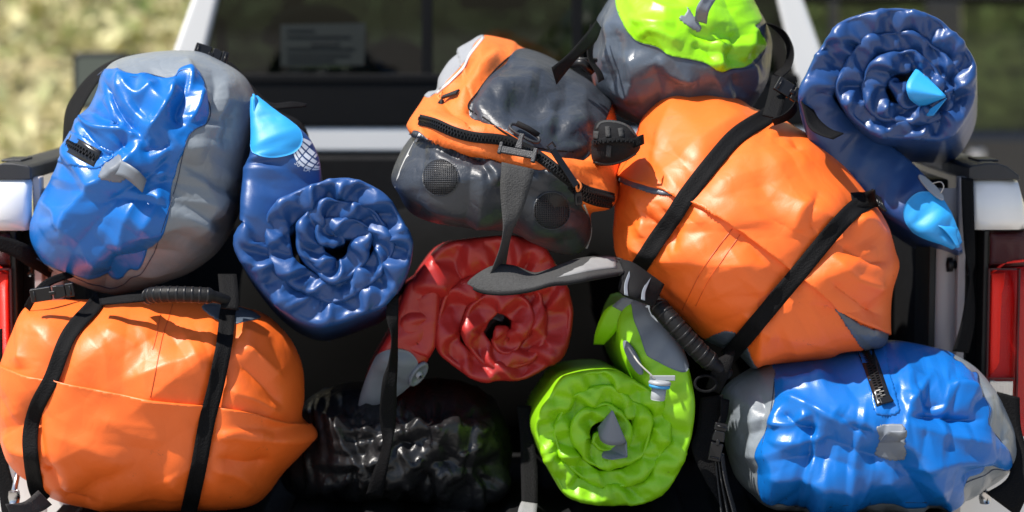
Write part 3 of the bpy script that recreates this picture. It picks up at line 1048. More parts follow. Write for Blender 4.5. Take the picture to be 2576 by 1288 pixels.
    lens('inner_reflector', P(2494, 700, 0)[0], xr1, P(2489, 688, 0)[2], P(2489, 948, 0)[2], .001, 'lamp_inner', bow=.004, th=.004)
    g = Geo()
    for i in range(15):
        x = P(2497 + i * 3.8, 700, 0)[0]
        g.box((x, -.004, (zrev0 + zrev1) / 2), (.0016, .004, zrev0 - zrev1 - .004))
    rv = lens('reverse_lens', P(2494, 700, 0)[0], xr1, zrev0, zrev1, .0, 'lamp_clear', bow=.003)
    g.build('lens_flute', 'lamp_clear', house, smooth=False)
    g = Geo()
    for a, b in ((2500, 690), (2540, 690)):
        pass
    g.tube([P(2492, 690, 0) + [0, .004, 0], P(2530, 662, 0) + [0, .006, 0], P(2600, 655, 0) + [0, .012, 0]], .0022, 6)
    g.tube([P(2505, 720, 0) + [0, .004, 0], P(2505, 940, 0) + [0, .004, 0]], .0016, 6)
    g.tube([P(2538, 720, 0) + [0, .007, 0], P(2538, 940, 0) + [0, .007, 0]], .0016, 6)
    g.build('light_guide', 'lamp_inner', house)
    for xa in (2487, 2563):
        g = Geo(); xx = P(xa, 700, 0)[0]; g.box((xx, .0, (zmid + zb) / 2), (.003, .012, zmid - zb)); g.build('lens_divider', 'smoked_red', house, smooth=False)
    for ya in (676, 951, 1024):
        g = Geo(); g.box(((xl0 + xr1) / 2, -.002, P(2489, ya, 0)[2]), (abs(xr1 - xl0), .010, .003)); g.build('lens_divider', 'smoked_red', house, smooth=False)
    # lower body corner and bumper end
    g = Geo(); g.box((xo - sg * .13, .10, zb - .14), (.25, .16, .26)); g.build('lower_corner', 'white_paint', truck, smooth=False, bevel=.02)
    # stay cable from the post to the tailgate
    g = Geo()
    a, b = P(2448, 1080, .02), P(2478, 1236, -.12)
    g.tube([a, a * .3 + b * .7, b], .0045, 8); g.lathe([(.009, 0), (.010, .01), (.008, .02)], (b, np.array([1., 0, 0]), np.array([0, 1., 0]), np.array([0, 0, -1.])), 12)
    g.build('stay_cable', 'steel', truck)
    for o in set(truck.children) - before:
        o.location.y += Y0

def lamp_mat(name, col, trans, rough=.12, e=0):
    m, n, l, p = principled(name)
    p.inputs['Base Color'].default_value = (*col, 1)
    p.inputs['Roughness'].default_value = rough
    p.inputs['Transmission Weight'].default_value = trans
    p.inputs['Coat Weight'].default_value = .12
    p.inputs['Specular IOR Level'].default_value = .3
    w = n.new('ShaderNodeTexWave'); w.inputs['Scale'].default_value = 130; w.bands_direction = 'Z'
    tc = n.new('ShaderNodeTexCoord'); l.new(tc.outputs['Object'], w.inputs['Vector'])
    b = n.new('ShaderNodeBump'); b.inputs['Strength'].default_value = .7; b.inputs['Distance'].default_value = .001
    l.new(w.outputs['Fac'], b.inputs['Height']); l.new(b.outputs['Normal'], p.inputs['Normal'])
lamp_mat('lamp_red', (0.60, 0.004, 0.003), .20)
lamp_mat('smoked_red', (0.055, 0.004, 0.005), .15)
lamp_mat('lamp_inner', (0.95, 0.02, 0.008), .0, .3)
lamp_mat('lamp_clear', (0.75, 0.72, 0.68), .2, .15)
side(1); side(-1)

# cab: rear wall, pillars, glass and what shows through it
YC = 1.95
def PL(l, Y):
    return pts(l, Y)
g = Geo(); g.prism(PL([(380, 320), (2140, 320), (2140, 384), (380, 384)], YC), (0, .04, 0)); g.build('cab_rear_panel', 'white_paint', truck, smooth=False, bevel=.01)
g = Geo(); g.prism(PL([(380, 386), (2140, 386), (2140, 900), (380, 900)], YC + .01), (0, .04, 0)); g.build('cab_lower_panel', 'cab_trim', truck, smooth=False)
g = Geo(); g.prism(PL([(420, 206), (2092, 206), (2110, 318), (404, 318)], YC - .004), (0, .03, 0)); g.build('window_lower_frame', 'cab_trim', truck, smooth=False, bevel=.006)
for sg in (-1, 1):
    q = [(428, 150), (492, -30), (640, -420), (700, -420), (556, -30), (500, 200), (462, 320), (384, 320)]
    if sg > 0:
        q = [(2 * 1252 - x, y) for x, y in q][::-1]
    g = Geo(); g.prism(PL(q, YC - .01), (0, .09, 0)); g.build('cab_pillar', 'white_paint', truck, smooth=False, bevel=.012)
    # cab side below and behind the pillar
    X = at(384 if sg < 0 else 2120, 320, YC)[0]
    g = Geo(); g.box((X + sg * .005, YC + 1.25, 1.02), (.05, 2.4, .78)); g.build('cab_side', 'white_paint', truck, smooth=False, bevel=.01)
    g = Geo(); g.box((X - sg * .02, YC + 1.15, 1.5), (.03, .06, .28)); g.build('door_post', 'cab_trim', truck, smooth=False)
zt = at(1255, -420, YC)[2]
g = Geo(); g.box((XC, YC + 1.0, zt + .03), (1.15, 2.0, .06)); g.build('cab_roof', 'white_paint', truck, smooth=False, bevel=.02)
# slider frame bars
g = Geo()
for a, b in ((1060, 1088), (1438, 1466)):
    g.prism(PL([(a, -40), (b, -40), (b, 206), (a, 206)], YC - .006), (0, .014, 0))
g.prism(PL([(430, 186), (2080, 186), (2084, 208), (424, 208)], YC - .008), (0, .016, 0))
g.build('window_frame', 'cab_trim', truck, smooth=False, bevel=.003)
def glass(name, tint):
    mg, n, l, p = principled(name)
    mixn = n.new('ShaderNodeMixShader'); tr = n.new('ShaderNodeBsdfTransparent'); gl = n.new('ShaderNodeBsdfGlossy'); fr = n.new('ShaderNodeFresnel')
    tr.inputs['Color'].default_value = (*tint, 1); gl.inputs['Roughness'].default_value = .02; fr.inputs['IOR'].default_value = 1.45
    l.new(fr.outputs[0], mixn.inputs[0]); l.new(tr.outputs[0], mixn.inputs[1]); l.new(gl.outputs[0], mixn.inputs[2])
    l.new(mixn.outputs[0], n['Material Output'].inputs['Surface'])
glass('tinted_glass', (.13, .165, .15))
glass('side_glass', (.24, .30, .22))
for a, b in ((455, 1073), (1075, 1451), (1453, 2050)):
    ap, bp = (500, 206) if a == 455 else (a, 206), (2010, 206) if b == 2050 else (b, 206)
    g = Geo(); g.prism(PL([(max(a, 520) if a == 455 else a, -420), (1990 if b == 2050 else b, -420), bp, ap], YC + .004), (0, .004, 0))
    g.build('window_pane', 'tinted_glass', truck, smooth=False)
# sheet of paper outside the left pane, the tinted glass's dimming put into its colours
plain('dimmed_paper', (0.009, 0.014, 0.013), .8, vary=.05)
plain('dimmed_ink', (0.006, 0.009, 0.009), .8, vary=.05)
g = Geo(); g.prism(PL([(706, 62), (920, 58), (916, 164), (706, 166)], YC - .003), (0, .001, 0)); sheet = g.build('paper_notice', 'dimmed_paper', truck, smooth=False)
g = Geo()
for y, a, b in ((72, 720, 790), (88, 720, 880), (101, 780, 850), (118, 720, 890), (134, 720, 880), (148, 720, 840)):
    g.prism(PL([(a, y), (b, y), (b, y + (11 if y == 101 else 4)), (a, y + (11 if y == 101 else 4))], YC - .005), (0, .001, 0))
g.build('print_line', 'dimmed_ink', sheet, smooth=False)
# seats
def seat(px, w, top, Y):
    c = at(px, top, Y)
    g = Geo()
    hw = w / 2
    prof = []
    for k in np.linspace(0, np.pi, 13):
        prof.append((-math.cos(k) * hw * .55, math.sin(k) * .11 + .02))
    poly = np.array([[c[0] + a, Y, c[2] - .13 + b] for a, b in prof])
    g.prism(poly[::-1], (0, .10, 0))
    poly = np.array([[c[0] + a, Y, c[2] - .17 + b] for a, b in [(-hw, -.7), (hw, -.7), (hw, -.08), (hw * .8, 0), (-hw * .8, 0), (-hw, -.08)]])
    g.prism(poly, (0, .14, 0))
    g.build('seat_back', 'seat_cloth', truck, smooth=False, bevel=.03)
seat(790, .52, 8, 2.45); seat(1610, .52, 12, 2.45); seat(985, .46, 96, 3.3); seat(1560, .46, 60, 3.3)
g = Geo(); g.prism(PL([(1150, -12), (1330, -12), (1320, 24), (1160, 24)], 3.9), (0, .03, 0)); g.build('rear_view_mirror', 'black_plastic', truck, smooth=False, bevel=.01)
g = Geo(); g.box((XC, 4.25, 1.05), (1.5, .1, .70)); g.build('dashboard', 'seat_cloth', truck, smooth=False, bevel=.04)
for sg in (-1, 1):
    g = Geo(); g.tube([(XC + sg * .78, 4.3, 1.38), (XC + sg * .62, 3.7, 1.95)], .035, 8); g.build('front_pillar', 'cab_trim', truck)
# door mirror, left
c = at(228, 186, 3.3)
g = Geo()
def rrect(cx, cz, hw, hh, r, n=5):
    out = []
    for (sx, sz, a0) in ((1, 1, 0), (-1, 1, 90), (-1, -1, 180), (1, -1, 270)):
        for k in range(n):
            a = R(a0 + 90 * k / (n - 1))
            out.append((cx + sx * (hw - r) + r * math.cos(a), cz + sz * (hh - r) + r * math.sin(a)))
    return out
g.prism(np.array([[c[0] + a, c[1], c[2] + b] for a, b in rrect(.03, -.02, .085, .085, .025)]), (0, .10, 0))
mr = g.build('door_mirror', 'black_plastic', truck, smooth=False, bevel=.008)
plain('mirror_glass', (0.14, 0.17, 0.16), .05, metal=1.0, vary=.02, rvar=.01)
g = Geo(); g.prism(np.array([[c[0] + a, c[1] - .004, c[2] + b] for a, b in rrect(.03, -.02, .072, .072, .02)]), (0, .002, 0)); g.build('mirror_glass', 'mirror_glass', mr, smooth=False)
g = Geo(); g.prism(np.array([[c[0] + a, c[1] - .0, c[2] + b] for a, b in rrect(.06, -.20, .05, .10, .03)]), (0, .10, 0)); g.build('mirror_arm', 'white_paint', mr, smooth=False, bevel=.01)

# dark vehicle parked beyond, on the right
suv = thing('parked_car', (3.2, 7.2, 0), 'black car parked on the far side of the pickup, seen behind the navy roll', 'car')
plain('black_paint', (0.006, 0.006, 0.007), .25, coat=.5, vary=.1)
YS = 6.4
g = Geo(); g.prism(PL([(1950, 322), (3300, 330), (3300, 900), (1950, 900)], YS), (0, 1.7, 0)); g.build('body', 'black_paint', suv, smooth=False, bevel=.05)
g = Geo(); g.prism(PL([(2000, -160), (3100, -160), (3160, 16), (1960, 10)], YS + .15), (0, 1.4, 0)); g.build('roof', 'black_paint', suv, smooth=False, bevel=.05)
for a, b in ((2085, 2112), (2330, 2420), (2700, 2760)):
    g = Geo(); g.prism(PL([(a, 0), (b, 0), (b, 330), (a, 330)], YS + .1), (0, .06, 0)); g.build('pillar', 'black_paint', suv, smooth=False, bevel=.01)
g = Geo(); g.prism(PL([(2440, 380), (2478, 376), (2478, 402), (2440, 402)], YS - .04), (0, .05, 0)); g.build('door_handle', 'steel', suv, smooth=False, bevel=.008)
plain('seat_dark', (.01, .01, .011), .8)
for a, b in ((1955, 2085), (2112, 2330), (2420, 2700)):
    g = Geo(); g.prism(PL([(a, 10), (b, 10), (b, 330), (a, 330)], YS + .13), (0, .004, 0)); g.build('window', 'side_glass', suv, smooth=False)
# ------------------------------------------------------------------ hardware helpers
def V_(l):
    return [tuple(p) for p in l]

def crop(l, ox, oy):
    return [(ox + .5 * x, oy + .5 * y) for x, y in l]

def buckle(parent, px, py, surfs, ang, L=.050, W=.026, m='black_plastic', fr=None, lift=.006):
    """side-release buckle: socket, two prongs and a centre tongue"""
    fr = fr or frame_at(surfs, px, py, lift, ang)
    g = Geo()
    def pr(poly, z0, z1):
        g.prism(loc(fr, np.array([[a, b, z0] for a, b in poly])), fr[3] * (z1 - z0))
    w = W / 2
    pr([(-L * .5, -w), (-L * .02, -w), (-L * .02, w), (-L * .5, w)], -.004, .005)
    pr([(L * .02, -w * .95), (L * .12, -w), (L * .30, -w * .8), (L * .30, w * .8), (L * .12, w), (L * .02, w * .95)], -.0035, .0045)
    pr([(L * .30, -w), (L * .5, -w), (L * .5, w), (L * .30, w)], -.004, .0035)
    pr([(-L * .08, -w * .3), (L * .08, -w * .3), (L * .08, w * .3), (-L * .08, w * .3)], .0, .0062)
    b = g.build('buckle', m, parent, smooth=False, bevel=.0018)
    g = Geo()
    g.tube(loc(fr, np.array([[-L * .40, -w * .7, .0058], [-L * .40, w * .7, .0058]])), .0016, 6)
    g.build('buckle_bar', m, b)
    g = Geo()
    g.tube(loc(fr, np.array([[L * .42, -w * .7, .0046], [L * .42, w * .7, .0046]])), .0016, 6)
    g.build('buckle_bar', m, b)
    return b

def zipper(parent, path, width, surfs, tape='zipper_black', teeth_w=9, lift=.0015, pitch=.0034, tape_name='zipper_tape', pull=None):
    tp = strap(tape_name, path, width, surfs, tape, parent, lift=lift, thick=.0012, step=7, smooth=2)
    mid = tp.mid[:, tp.mid.shape[1] // 2]
    mid = spline(mid, step=pitch)
    t = np.gradient(mid, axis=0); t /= np.linalg.norm(t, axis=1, keepdims=True)
    g = Geo()
    sc = 3.6 / F_PX
    for i in range(1, len(mid) - 1):
        w = -(mid[i] - EYE); w /= np.linalg.norm(w)
        u = np.cross(w, t[i]); u /= np.linalg.norm(u)
        w = np.cross(t[i], u)
        Rm = np.stack([t[i], u, w], 1)
        s = 1 if i % 2 else -1
        g.box(mid[i] + w * .0022 + u * s * teeth_w * sc * .22, (pitch * .62, teeth_w * sc * .72, .0034), Rm)
    g.build('zipper_teeth', 'black_plastic', parent, smooth=False)
    return tp

def cord_pull(parent, px, py, surfs, ang, cord='cord_orange', L=.034):
    fr = frame_at(surfs, px, py, .006, ang)
    g = Geo()
    k = np.linspace(0, 1, 14)
    loop = np.array([[.0045 * math.sin(math.pi * a) * (1 if s > 0 else -1), -a * L * .55, .004 * math.sin(math.pi * a)] for s in (1, -1) for a in (k if s > 0 else k[::-1])])
    g.tube(loc(fr, loop), .0017, 6)
    c = g.build('pull_cord', cord, parent)
    g = Geo()
    g.prism(loc(fr, np.array([[a, b - L * .85, -.002] for a, b in [(-.0062, -.011), (.0062, -.011), (.0066, .006), (.004, .010), (-.004, .010), (-.0066, .006)]])), fr[3] * .006)
    e = g.build('pull_tab', 'black_plastic', parent, smooth=False, bevel=.0015)
    g = Geo(); g.prism(loc(fr, np.array([[a, b - L * .85, .0042] for a, b in [(-.003, -.006), (.003, -.006), (.003, .003), (-.003, .003)]])), fr[3] * .0012)
    g.build('tab_ridge', 'black_rubber', e, smooth=False)

def handle(parent, path3, r=.0125, ribs=9, span=(.2, .8)):
    p = spline(path3, n=40)
    k = np.linspace(0, 1, 40)
    rad = np.where((k > span[0]) & (k < span[1]), r, r * .72)
    g = Geo(); g.tube(p, rad, 14)
    h = g.build('handle', 'black_rubber', parent)
    g = Geo()
    for i in range(ribs):
        a = span[0] + (span[1] - span[0]) * (i + .5) / ribs
        c = np.array([np.interp(a, k, p[:, j]) for j in range(3)]); d = np.array([np.interp(a + .01, k, p[:, j]) for j in range(3)]) - c
        d /= np.linalg.norm(d)
        g.tube(np.array([c - d * .0022, c - d * .0016, c + d * .0016, c + d * .0022]), np.array([r, r * 1.06, r * 1.06, r]), 14)
    g.build('grip_rib', 'black_plastic', h)
    return h

def seam(parent, path, surfs, m, width=2.4, lift=.0006, name='seam'):
    return strap(name, path, width, surfs, m, parent, lift=lift, thick=.0008, across=3, step=6, smooth=1)

plain('cord_orange', (0.75, 0.22, 0.05), .7, vary=.15, vscale=200)
plain('seam_orange', (0.60, 0.085, 0.008), .45, vary=.05)
plain('seam_dark', (0.006, 0.02, 0.06), .5, vary=.05)
SURF = {}

# ------------------------------------------------------------------ orange dry bag, lower left
O1 = [(45,786),(82,770),(215,765),(350,758),(435,762),(520,770),(600,786),(655,806),(690,834),(728,878),(753,943),(757,1018),(752,1068),(781,1103),(776,1118),(743,1158),(700,1205),(672,1245),(635,1276),(560,1288),(450,1292),(300,1290),(170,1275),(110,1254),(80,1229),(37,1194),(0,1139),(-22,1050),(-20,960),(0,889),(20,840)]
F1 = [(-60,900),(0,919),(65,944),(110,954),(250,981),(375,1003),(515,1021),(590,1031),(644,1041),(713,1060),(760,1074),(830,1080)]
S1a = [(252,740),(237,767),(172,844),(130,950),(92,1024),(76,1094),(80,1169),(92,1234),(112,1262)]
S1b = [(578,768),(572,789),(565,859),(545,964),(520,1064),(500,1174),(478,1274),(472,1300)]
fold1 = [(S1a,-.011,36,'c'),(S1b,-.011,36,'c'),
         ([(48,790),(55,850),(60,930)],.012,16),([(20,1000),(60,1100),(110,1200)],.010,22),([(60,1010),(105,1120),(150,1230)],-.010,16),
         ([(100,1150),(160,1240),(260,1262)],-.011,14),([(0,1090),(40,1130),(90,1150)],.008,12),
         ([(600,880),(650,900),(720,960)],.010,18),([(590,900),(660,960),(720,1030)],-.009,16),([(600,830),(650,850),(690,850)],.008,12),
         ([(560,980),(650,1010),(720,1050)],.007,16),([(310,960),(390,930),(520,890)],.006,26),([(540,1110),(600,1090),(690,1100)],.007,18),
         ([(530,1180),(600,1200),(650,1240)],.008,18),([(540,1150),(620,1170),(690,1160)],-.008,16),([(420,1200),(450,1240),(520,1265)],.006,20),
         ([(250,830),(300,850),(360,880)],.005,26),([(120,1090),(220,1120),(330,1180)],.006,34),([(240,1040),(330,1090),(430,1110)],.004,40)]
s = SURF['o1'] = make_bag(O1, (360,1060), 0.20, 0.17, n=3.3, cuts=[F1], folds=fold1, lumps=((4,.010),), exc=0.003, csp=.024, crum=(12,.001), ka=.02, sharp=True, creases=((.013,.085,4),(.0045,.034,2)), seed=3)
o1 = thing('dry_bag', at(370,1288,0.17), 'orange roll-top dry bag lying level under the upright blue and grey bag', 'dry bag', 'orange dry bags strapped shut')
bag_body(s, 'body', 'orange_pvc', o1)
fl = s.patch('flap', F1 + [(830,1340),(-60,1340)], 'orange_pvc', o1, lift=.002, puff=lambda q: .007*np.exp(-seg_dist(q, np.array(F1,float))[0]/45), smooth_poly=False)
s.patch('corner_patch', [(512,766),(530,792),(570,808),(610,812),(640,806),(652,796),(600,770)], 'slate_pvc', o1, lift=.0015)
seam(o1, [(434,765),(424,800),(408,850),(396,910),(384,970),(378,1000)], [s], 'seam_orange', 2.2)
seam(o1, [(404,790),(392,850),(384,880)], [s], 'seam_orange', 1.4)
w1 = strap('strap', S1a, 38, [s], 'webbing', o1, lift=.010)
w2 = strap('strap', S1b, 40, [s], 'webbing', o1, lift=.010)
strap3('strap_tail', [(96,1234,.01,130,1270,.03),(60,1262,-.03,96,1290,-.01),(14,1268,-.07,30,1300,-.06)], 'grey_webbing', o1)
handle(o1, [at(365,752,.10), at(385,742,.07), at(430,740,.055), at(500,742,.055), at(540,746,.06), at(580,760,.08)], ribs=10, span=(.1,.78))
strap3('handle_strap', [(548,690,.12,595,690,.12),(552,735,.08,600,738,.08),(556,775,.06,600,780,.06)], 'webbing', o1)
strap3('handle_strap', [(250,752,.10,252,768,.09),(320,742,.08,322,762,.07),(390,738,.075,390,756,.07)], 'webbing', o1)
buckle(o1, 150, 735, [s], -8, fr=(at(132,736,.10), np.array([.98,.05,.15]), np.array([-.15,-.1,.98]), np.array([.05,-.99,-.1])), L=.07, W=.022)
strap3('strap_tail', [(60,770,.14,75,782,.14),(85,730,.13,100,742,.13),(120,700,.15,135,715,.15),(180,680,.2,190,696,.2)], 'webbing', o1)

# ------------------------------------------------------------------ blue and grey dry bag, upper left
O2 = [(250,180),(285,150),(370,132),(475,130),(540,155),(595,190),(625,235),(640,290),(628,390),(600,500),(568,590),(530,648),(475,690),(425,712),(350,736),(310,747),(270,751),(215,737),(150,707),(107,676),(86,650),(70,615),(65,575),(74,540),(92,500),(135,425),(155,370),(185,300),(220,262),(236,220)]
B2 = [(245,190),(265,176),(295,181),(320,192),(345,194),(370,186),(400,192),(425,198),(442,192),(452,179),(475,176),(500,187),(515,210),(517,240),(527,260),(530,285),(520,310),(490,327),(472,350),(460,390),(447,450),(430,510),(412,565),(390,630),(380,650),(355,689),(330,699),(310,716),(280,726),(250,719),(225,714),(190,699),(135,674),(92,650),(82,615),(50,600),(30,540),(60,440),(110,340),(190,230)]
fold2 = [([(255,185),(285,250),(330,315),(362,345)],-.020,16),([(300,190),(320,225),(345,240),(375,225),(400,200)],.010,14),([(442,195),(425,260),(390,310),(362,345)],.018,15),
         ([(365,345),(300,320),(240,318),(185,300)],.022,16),([(215,268),(250,300),(300,300)],-.016,14),([(475,185),(462,240),(440,290),(465,320)],-.016,16),([(512,215),(500,270),(470,315)],.012,14),
         ([(355,352),(300,420),(230,470),(170,540),(150,620)],.016,22),([(330,345),(260,385),(200,400)],-.010,18),([(440,350),(400,370),(350,380)],-.012,16),
         ([(455,365),(400,420),(330,470),(230,520)],-.012,22),([(360,480),(320,540),(300,620),(310,690)],.010,20),([(300,500),(240,560),(180,640)],-.009,22),
         ([(410,470),(380,540),(340,590)],.008,16),([(150,560),(200,620),(240,690)],.007,22),([(560,190),(575,240),(560,300)],.008,16),([(610,230),(590,300),(560,380)],-.010,18),
         ([(530,170),(545,220),(530,280)],-.008,14),([(500,420),(520,500),(480,600)],.007,22),([(90,500),(130,530),(150,580)],.008,16),([(280,150),(300,185),(290,240)],.008,12),([(470,135),(480,190),(470,240)],.012,12)]
s = SURF['b2'] = make_bag(O2, (330,490), 0.30, 0.22, n=2.3, cuts=[B2+[B2[0]]], folds=fold2, lumps=((4,.010),), exc=0.005, csp=.022, crum=(14,.002), ka=.015, sharp=True, creases=((.022,.062,4),(.008,.026,3)), seed=12)
b2 = thing('dry_bag', at(320,750,0.30), 'blue and grey dry bag standing upright above the lying orange bag', 'dry bag', 'blue and grey dry bags')
bag_body(s, 'body', 'grey_pvc', b2)
s.patch('front_panel', B2, 'blue_pvc', b2, lift=.0012)
seam(b2, B2[:34], [s], 'seam_dark', 1.6, lift=.0014)
zp = [(168,358),(205,378),(246,400)]
s.patch('zipper_surround', [(166,330),(190,338),(268,378),(258,412),(226,424),(140,402),(148,366)], 'blue_pvc', b2, lift=.0028)
zipper(b2, zp, 44, [s], 'zipper_black', teeth_w=14, lift=.005)
def lash_loop(parent, s, base, loop_rows, m='grey_patch'):
    s.patch('lash_patch', base, m, parent, lift=.0026)
    strap3('lash_loop', loop_rows, m, parent, thick=.0014, step=5)
Yl = project  # depth of the surface under a spot
def dep(s, px, py, off=0.0):
    b, d = hit([s], px, py)
    return (b[0][1] if b else .1) - off
lash_loop(b2, s, [(292,390),(310,402),(318,440),(300,456),(262,450),(253,438),(262,412)], [(300,402,dep(s,300,402,.003),288,440,dep(s,288,440,.003)),(322,412,dep(s,322,412,.02),312,446,dep(s,312,446,.02)),(350,432,dep(s,350,432,.035),336,464,dep(s,336,464,.035)),(368,452,dep(s,365,452,.03),358,484,dep(s,358,484,.03)),(352,440,dep(s,352,440,.012),346,466,dep(s,346,466,.012)),(318,412,dep(s,318,412,.003),322,440,dep(s,322,440,.003))])
# compression strap arching over the top, with its buckle and loose tail
strap3('strap', [(158,420,.32,186,430,.26),(160,330,.33,190,320,.27),(172,262,.36,205,275,.30),(225,190,.38,248,205,.33),(290,150,.40,300,162,.34),(370,133,.40,372,140,.34),(480,130,.40,478,140,.34)], 'webbing', b2)
strap3('strap', [(540,142,.36,530,152,.34),(590,165,.38,575,178,.35),(640,222,.36,622,235,.33),(680,258,.34,668,272,.33),(735,256,.36,722,272,.34),(772,262,.38,770,268,.37)], 'webbing', b2)
strap3('strap_loop', [(650,255,.40,640,268,.36),(712,285,.42,690,305,.38),(752,305,.42,735,325,.38),(775,340,.42,758,345,.38),(774,380,.42,758,362,.38)], 'webbing', b2)
buckle(b2, 0, 0, [], 0, fr=(at(530,140,.31), np.array([.93,.1,-.3]), np.array([.28,.3,.9]), np.array([.15,-.9,.35])), L=.058, W=.028)

# ------------------------------------------------------------------ blue and grey dry bag, lower right
O10 = [(1826,1000),(1872,960),(1925,932),(1965,920),(2060,906),(2150,888),(2212,878),(2282,873),(2372,890),(2412,903),(2472,938),(2522,998),(2552,1058),(2573,1114),(2571,1169),(2532,1219),(2482,1249),(2412,1280),(2282,1297),(2100,1300),(1950,1291),(1898,1257),(1861,1220),(1840,1165),(1828,1110),(1822,1050)]
B10 = [(1950,939),(1944,994),(1937,1044),(1916,1128),(1923,1165),(1916,1187),(1934,1231),(1972,1249),(2007,1276),(2082,1276),(2182,1266),(2282,1264),(2382,1264),(2417,1251),(2424,1219),(2477,1196),(2502,1181),(2543,1183),(2542,1149),(2517,1109),(2487,1069),(2489,1029),(2467,984),(2459,939),(2437,936),(2417,914),(2397,901),(2380,840),(1965,860)]
fold10 = [([(1940,950),(2010,960),(2100,940)],.014,14),([(1950,990),(2030,1020),(2110,1060),(2160,1062)],.012,16),([(1960,1030),(2010,1070),(2060,1080)],-.014,16),([(1925,1060),(1990,1065),(2050,1040)],.014,14),
          ([(2100,1040),(2160,1080),(2200,1085)],-.012,16),([(2290,1020),(2330,960),(2350,920)],.012,18),([(2390,960),(2440,975),(2470,1000)],.014,14),([(2280,1050),(2380,1050),(2480,1055)],-.018,14),
          ([(2270,1060),(2370,1090),(2500,1120)],.010,18),([(2260,1180),(2370,1160),(2520,1170)],.012,20),([(2420,1215),(2460,1190),(2530,1180)],-.012,12),([(1930,1100),(2020,1110),(2100,1090)],.010,20),
          ([(1940,1150),(2050,1150),(2180,1190)],-.009,20),([(1930,1180),(2040,1200),(2180,1230)],.009,22),([(2180,1230),(2290,1200),(2420,1230)],.006,22),([(2200,1160),(2190,1210),(2150,1260)],.007,16),
          ([(1870,980),(1890,1080),(1880,1180)],.010,18),([(1900,960),(1915,1040),(1900,1120)],-.008,14),([(2500,960),(2520,1040),(2560,1110)],.008,16),([(2440,930),(2470,960),(2480,1000)],-.010,10),([(2300,930),(2330,1000),(2400,1010)],-.010,18)]
s = SURF['b10'] = make_bag(O10, (2210,1100), 0.20, 0.19, n=2.4, cuts=[B10+[B10[0]]], folds=fold10, lumps=((4,.010),), exc=0.005, csp=.022, crum=(14,.002), ka=.015, sharp=True, creases=((.022,.062,4),(.008,.026,3)), seed=22)
b10 = thing('dry_bag', at(2210,1297,0.20), 'blue and grey dry bag lying on its side under the tilted orange bag', 'dry bag', 'blue and grey dry bags')
bag_body(s, 'body', 'grey_pvc', b10)
s.patch('front_panel', B10, 'blue_pvc', b10, lift=.0012)
seam(b10, B10[:27], [s], 'seam_dark', 1.6, lift=.0014)
s.patch('zipper_surround', [(2155,860),(2215,860),(2240,940),(2262,1020),(2255,1042),(2215,1046),(2198,1030),(2185,960)], 'blue_pvc', b10, lift=.0028)
zipper(b10, [(2176,880),(2192,920),(2209,970),(2224,1016)], 40, [s], 'zipper_black', teeth_w=17, lift=.005)
g = Geo(); fr = frame_at([s], 2226, 1014, .006, 20); g.prism(loc(fr, np.array([[-.011,-.006,0],[.011,-.006,0],[.010,.006,0],[-.010,.006,0]])), fr[3]*.004); g.build('zipper_stop','black_plastic',b10,smooth=False,bevel=.001)
lash_loop(b10, s, [(2210,1070),(2262,1068),(2272,1080),(2268,1108),(2276,1140),(2268,1156),(2214,1156),(2206,1144),(2214,1110),(2206,1082)], [(2212,1112,dep(s,2212,1112,.003),2262,1112,dep(s,2262,1112,.003)),(2226,1094,dep(s,2226,1094,.02),2272,1100,dep(s,2272,1100,.022)),(2238,1084,dep(s,2238,1084,.026),2281,1082,dep(s,2281,1082,.028)),(2240,1100,dep(s,2240,1100,.016),2280,1100,dep(s,2280,1100,.016)),(2228,1104,dep(s,2228,1104,.004),2262,1108,dep(s,2262,1108,.004))])
# dark side panel strap on the far right, blue base strip and compression straps on the left
strap3('strap', [(2508,985,.16,2565,1000,.16),(2520,1080,.15,2570,1085,.15),(2540,1190,.12,2600,1190,.12),(2480,1240,.10,2560,1300,.10)], 'webbing', b10)
strap3('strap', [(1762,1000,.12,1820,992,.12),(1752,1080,.11,1812,1080,.11),(1740,1130,.10,1800,1150,.10),(1775,1210,.09,1822,1210,.09),(1830,1300,.08,1858,1310,.08)], 'webbing', b10)
for k in range(3):
    strap3('strap_tail', [(1798+k*7,1140,.085-k*.004,1806+k*7,1140,.10),(1805+k*9,1210,.08-k*.004,1813+k*9,1210,.10),(1815+k*16,1300,.07,1824+k*16,1300,.09)], 'grey_webbing', b10)
strap3('strap', [(1812,1000,.10,1834,1006,.11),(1812,1040,.095,1830,1044,.105),(1806,1066,.09,1822,1070,.10)], 'webbing', b10)
buckle(b10, 0, 0, [], 0, fr=(at(1805,1112,.075), np.array([.2,0,.98]), np.array([-.98,0,.2]), np.array([0,-1.,0])), L=.062, W=.020)

# ------------------------------------------------------------------ orange dry bag, right
O6 = [(1704,225),(1774,227),(1834,240),(1884,260),(1924,285),(1979,303),(2028,333),(2060,352),(2107,395),(2147,435),(2182,480),(2217,530),(2242,575),(2259,635),(2268,674),(2252,739),(2240,829),(2229,871),(2192,878),(2122,890),(2082,914),(2022,920),(1932,926),(1900,934),(1859,898),(1774,860),(1719,807),(1659,752),(1620,700),(1560,662),(1547,607),(1549,560),(1554,500),(1560,455),(1584,410),(1614,350),(1629,315),(1664,262)]
F6 = [(1500,440),(1554,442),(1600,462),(1674,478),(1744,507),(1839,567),(1989,679),(2029,709),(2084,752),(2124,790),(2167,815),(2240,845),(2300,870)]
S6a = [(1945,280),(1924,295),(1854,340),(1799,400),(1729,490),(1694,545),(1654,600),(1624,647),(1600,684)]
S6b = [(2206,494),(2175,510),(2144,530),(2089,590),(2009,687),(1934,777),(1854,872),(1830,900)]
